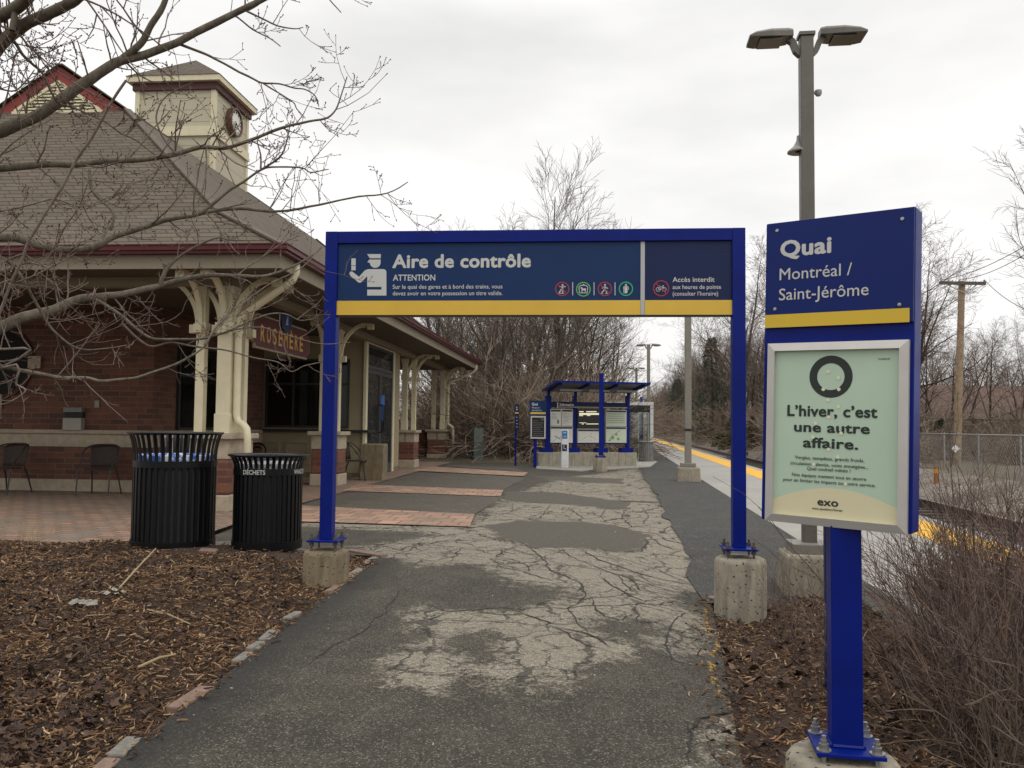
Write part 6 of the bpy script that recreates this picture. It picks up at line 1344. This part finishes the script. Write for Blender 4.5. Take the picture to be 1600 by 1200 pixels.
# ---------------------------------------------------------------- foreground tree, branches traced from life
FB = bark('smooth_branch_bark', (.070, .058, .043), (.20, .170, .130), 26, .4); FT = bark('young_twig_bark', (.10, .075, .06), (.24, .195, .16), 30, .1)
tr, MT = thing('bare_tree', 'nearest bare tree reaching in from the left with budding branches over the station', 'tree', (-3.35, 4.1, 0))
ORI = Vector((-3.35, 4.1, 0)); rnd = random.Random(41)
tk = MB(); tk.tube([Vector((0, 0, -.1)), Vector((.02, 0, .5)), Vector((-.03, .02, 1.2)), Vector((.0, .0, 2.2)), Vector((.06, .04, 3.2)), Vector((.1, .1, 4.6)), Vector((.05, .15, 6))], [.17, .14, .125, .11, .09, .06, .03], 14); tk.build('trunk', FB, tr, smooth=True, fix=False)
BR = MB(); TW = MB(); BUD = MB()
def bud(p, d, s_):
    d = d.normalized(); o = d.orthogonal().normalized(); w = d.cross(o); n = 5; v0 = p - d * s_ * .3
    vs = [v0] + [p + d * s_ * .55 + (o * math.cos(6.283 * k / n) + w * math.sin(6.283 * k / n)) * s_ * .52 for k in range(n)] + [p + d * s_ * 1.6]
    BUD.add(vs, [(0, 1 + (k + 1) % n, 1 + k) for k in range(n)] + [(n + 1, 1 + k, 1 + (k + 1) % n) for k in range(n)])
def twig(p, d, L, r0, lev):
    n = 4 if lev else 5; pts = [p.copy()]; d = d.normalized(); rad = [r0]
    for i in range(n):
        d = (d + rv(rnd) * .20 + Vector((0, 0, .07))).normalized(); p = p + d * L / n; pts.append(p.copy()); rad.append(max(.0014, r0 * (1 - .55 * (i + 1) / n)))
        if lev < 2 and rnd.random() < (.62 if lev == 0 else .4):
            o = rv(rnd); o.y *= .55; twig(p, d * .75 + o * .8, L * rnd.uniform(.22, .48), max(.0016, rad[-1] * .8), lev + 1)
        elif rnd.random() < .55: o = rv(rnd); bud(p + o * rad[-1], d * .6 + o, .0042)
    TW.tube(pts, rad, 4, False); bud(pts[-1], d, .0066)
def branch(px, Y0, Y1, r0, r1, dens=1.0, tl=.40, root=True):
    n = len(px); L3 = []
    for i, (x, y) in enumerate(px):
        q = i / (n - 1); L3.append(P(x, y, Y0 + (Y1 - Y0) * q) - ORI)
    if root: 
        z = L3[0].z; L3 = [Vector((.0, 0, max(.8, z - .45)))] + L3
    # smooth the polyline (Catmull-Rom)
    pts = []
    for i in range(len(L3) - 1):
        a, b, c, d = L3[max(0, i - 1)], L3[i], L3[i + 1], L3[min(len(L3) - 1, i + 2)]
        for k in range(4):
            t_ = k / 4; pts.append(.5 * ((2 * b) + (c - a) * t_ + (2 * a - 5 * b + 4 * c - d) * t_ * t_ + (3 * b - a - 3 * c + d) * t_ ** 3))
    pts.append(L3[-1]); m = len(pts); rad = []
    for i in range(m): 
        q = i / (m - 1); r_ = (r0 + (r1 - r0) * q ** .8) * 1.12 + .0004; rad.append(r_ * (1 + .10 * noise.noise((i * .7, r0 * 99, px[0][1]))))
    pts = [p + Vector((noise.noise(p * 9) * .006, 0, noise.noise(p * 9 + Vector((5, 5, 5))) * .006)) for p in pts]
    (BR if r0 > .006 else TW).tube(pts, rad, 8 if r0 > .01 else 5, False)
    if r1 < .004: bud(pts[-1], pts[-1] - pts[-2], .0055)
    tot = sum((b - a).length for a, b in zip(pts, pts[1:])); k = int(tot * 8.2 * dens)
    for _ in range(k):
        i = rnd.randint(1, m - 2); 
        if root and i < 5: continue
        d = (pts[i + 1] - pts[i]).normalized(); o = rv(rnd); o.y *= .7; o = (o - d * o.dot(d)).normalized(); twig(pts[i] + o * rad[i] * .8, d * rnd.uniform(.2, .9) + o, tl * rnd.uniform(.25, 1.1), max(.0023, min(.0050, rad[i] * .42)), 0)
k_ = 1 / 1320
branch([(-60, 232), (0, 205), (60, 180), (115, 141), (165, 108), (187, 96), (225, 86), (275, 66), (337, 35), (400, 4), (450, -22), (520, -60)], 4.1, 4.3, .036, .010, .8)
branch([(187, 96), (207, 80), (225, 62), (238, 37), (255, 10), (265, -18)], 4.2, 4.1, .018, .011, 1.0, root=False)
branch([(-40, 110), (0, 70), (25, 47), (50, 32), (87, 17), (115, 0), (140, -18)], 3.9, 3.6, .028, .020, .6)
branch([(-40, 50), (0, 26), (25, 12), (50, -10)], 3.9, 3.6, .026, .022, .5); branch([(20, 48), (22, 30), (24, 12)], 3.7, 3.7, .012, .011, .3, root=False)
branch([(-60, 275), (0, 264), (60, 258), (120, 257), (175, 251), (225, 250), (275, 240), (312, 231), (350, 231), (375, 225), (412, 210), (450, 196), (475, 192), (507, 186), (522, 175), (532, 155), (542, 121)], 4.2, 4.5, .020, .0022, 1.35)
branch([(-60, 368), (0, 371), (30, 373), (62, 385), (100, 390), (150, 386), (175, 372), (212, 360), (237, 351), (275, 341), (312, 334), (350, 327), (400, 328), (440, 330), (500, 320), (560, 307), (605, 302), (637, 285)], 4.3, 4.9, .026, .0022, 1.0)
branch([(312, 334), (330, 320), (357, 298), (380, 284), (407, 266), (425, 261), (470, 262), (485, 269), (512, 265)], 4.55, 4.7, .009, .0022, 1.3, root=False)
branch([(407, 266), (437, 245), (448, 220), (455, 190)], 4.6, 4.6, .006, .002, 1.6, .3, False); branch([(407, 266), (407, 240), (402, 220), (412, 212)], 4.6, 4.6, .005, .002, 1, .25, False)
branch([(-60, 545), (0, 512), (37, 497), (75, 487), (100, 477), (125, 467), (155, 464), (187, 460), (225, 452), (250, 447), (287, 436), (325, 430), (362, 430), (407, 432), (430, 427), (460, 415), (490, 397), (502, 387)], 4.3, 4.9, .034, .0022, .6)
branch([(250, 446), (262, 420), (287, 397), (335, 372), (362, 375), (410, 376)], 4.5, 4.5, .010, .0025, 1.1, .3, False)
branch([(-40, 385), (0, 402), (20, 415), (42, 445), (55, 472), (75, 505), (95, 527), (115, 542), (140, 547), (175, 545), (200, 540)], 3.8, 4.1, .010, .0025, 1.0)
branch([(-50, 560), (0, 572), (37, 580), (75, 587), (105, 591), (137, 591), (160, 596), (200, 591), (225, 586), (262, 574), (300, 555), (320, 540), (337, 515), (352, 497), (360, 480)], 3.9, 4.2, .011, .0025, .6)
branch([(150, 468), (187, 492), (217, 517), (240, 529), (275, 530), (312, 529), (345, 522), (370, 511), (400, 499), (425, 490), (450, 491), (470, 501), (494, 499)], 4.45, 4.6, .010, .002, .6, .3, False)
branch([(190, 505), (230, 540), (270, 535), (300, 541), (337, 545), (370, 552), (400, 560), (435, 566), (455, 580), (475, 572), (503, 566)], 4.5, 4.6, .006, .002, .7, .25, False)
branch([(350, 520), (372, 513), (412, 512), (440, 522), (475, 532), (512, 537), (546, 534)], 4.6, 4.7, .004, .0018, .7, .2, False)
branch([(262, 574), (285, 565), (320, 541), (330, 522), (350, 495), (385, 470), (420, 445), (470, 420), (500, 388)], 4.2, 4.7, .005, .002, .7, .25, False)
branch([(197, 125), (178, 155), (160, 185), (120, 250), (87, 308), (50, 368), (25, 425), (0, 487), (-20, 540)], 3.6, 3.7, .005, .006, .5, .25, False)
branch([(275, 66), (300, 76), (325, 86), (350, 99), (397, 125), (412, 130), (437, 131), (460, 137), (477, 140), (492, 150), (497, 165)], 4.25, 4.4, .007, .002, 1.1, .28, False)
branch([(410, 130), (430, 142), (457, 159), (463, 170), (476, 184)], 4.35, 4.4, .004, .0018, 1.0, .2, False)
branch([(380, 14), (415, 32), (437, 41), (460, 45), (472, 43)], 4.3, 4.3, .005, .002, 1.2, .25, False); branch([(345, 30), (365, 24), (395, 46), (422, 59), (437, 72)], 4.3, 4.3, .005, .002, 1.2, .25, False)
branch([(495, -40), (508, -14), (517, 2), (532, 18)], 4.2, 4.2, .004, .002, .3, .2, False)
branch([(-30, 25), (0, 40), (30, 55), (50, 77), (75, 100), (110, 125), (150, 150)], 3.7, 3.9, .006, .002, 1.0, .3); branch([(-30, 45), (0, 52), (22, 65), (35, 85), (50, 100), (67, 115), (80, 145), (95, 162), (125, 172), (162, 190), (190, 210), (212, 220), (240, 240)], 3.8, 4.2, .009, .002, 1.2, .3)
branch([(-30, 138), (0, 140), (22, 142), (37, 130), (52, 110)], 3.8, 3.8, .005, .002, 1.2, .3); branch([(-30, 335), (0, 330), (50, 320), (85, 310), (125, 322), (150, 316), (190, 300)], 3.8, 4.2, .006, .002, 1.3, .35); branch([(-40, 440), (0, 425), (40, 410), (75, 420), (85, 440), (95, 470)], 3.9, 4.0, .006, .003, 1.2, .3)
branch([(275, 240), (255, 215), (245, 180), (260, 150), (300, 130)], 4.3, 4.3, .006, .002, 1.3, .3, False); branch([(140, 266), (145, 300), (175, 330), (173, 360)], 4.25, 4.2, .007, .006, .8, .3, False); branch([(30, 560), (0, 545), (-20, 535)], 3.9, 3.9, .005, .005, .3); branch([(0, 575), (25, 600), (40, 612), (10, 630), (-20, 632)], 3.9, 3.9, .006, .002, 1.0, .2)
branch([(-20, 455), (30, 440), (75, 420), (120, 395)], 3.7, 3.7, .004, .002, 1.0, .3)
BR.build('limbs', FB, tr, smooth=True, fix=False); TW.build('twigs', FT, tr, smooth=True, fix=False); BUD.build('buds', bark('bud_scales', (.05, .022, .018), (.12, .055, .045), 40, .1), tr, fix=False)

# ---------------------------------------------------------------- bare shrubs in the right bed
STEM = [bark('purple_stem', (.05, .033, .028), (.25, .175, .145), 8, .1, .8), bark('brown_stem', (.055, .036, .024), (.30, .21, .145), 8, .1, .8), bark('pale_stem', (.12, .090, .070), (.24, .185, .145), 8, .1)]
PR = []
for s_, (H, n, sp, cu, sub, tw_, m) in enumerate(((1.05, 42, .65, -.05, 9, (.0050, .0022), 0), (.95, 40, .75, -.09, 9, (.0048, .0021), 1), (1.1, 36, .6, -.04, 10, (.0052, .0024), 0), (.9, 18, .75, -.08, 4, (.0062, .0030), 2))):
    o = shrub(60 + s_, H, n, sp, cu, sub, tw_, .20).build('stems', STEM[m], None, smooth=True, fix=False); PR.append(o.data); bpy.data.objects.remove(o)
PR.append(None); o = shrub(70, 1.35, 34, .34, -.02, 7, (.0034, .0015), .10).build('stems', STEM[0], None, smooth=True, fix=False); PR[4] = o.data; bpy.data.objects.remove(o)
spots = [(2.3, 3.12, .7, 0), (2.15, 3.55, .78, 1), (2.1, 4.1, .74, 2), (2.55, 4.15, .8, 0), (2.5, 4.75, .74, 1), (2.95, 4.8, .82, 2), (2.85, 5.4, .78, 0), (3.3, 5.6, .8, 1), (3.0, 6.1, .7, 2), (3.5, 6.3, .75, 0), (2.35, 3.05, .75, 2), (2.7, 3.6, .8, 1), (3.2, 4.4, .85, 0), (3.65, 5.1, .85, 2), (2.25, 2.9, .8, 3), (2.7, 3.3, 1.1, 3), (3.1, 3.9, 1.2, 3), (2.4, 3.6, 1.0, 3), (3.4, 4.5, 1.2, 3), (1.9, 3.3, .5, 3), (2.45, 4.0, .85, 3), (1.98, 3.35, .72, 3), (2.0, 3.6, .9, 4), (2.45, 4.4, 1.0, 4), (2.8, 4.2, 1.05, 4), (3.0, 5.2, 1.0, 4), (2.5, 3.3, .85, 4), (3.1, 4.6, 1.05, 4), (3.3, 5.0, 1.0, 4), (2.75, 4.9, .95, 4), (3.0, 4.1, 1.0, 4), (2.9, 5.6, .9, 2), (2.6, 5.3, .75, 1), (1.85, 5.6, .5, 4), (1.72, 4.4, .5, 4), (2.6, 3.3, .95, 4)]
for i, (x, y, s_, k) in enumerate(spots):
    place('bare_shrub', (PR[k],), x, y, mulchz_right(x, y) - .02, s_, i * 1.37, 'leafless thin stemmed shrub in the mulch bed behind the platform sign post', 'shrub', 'bare shrubs in the right mulch bed', ('stems',))
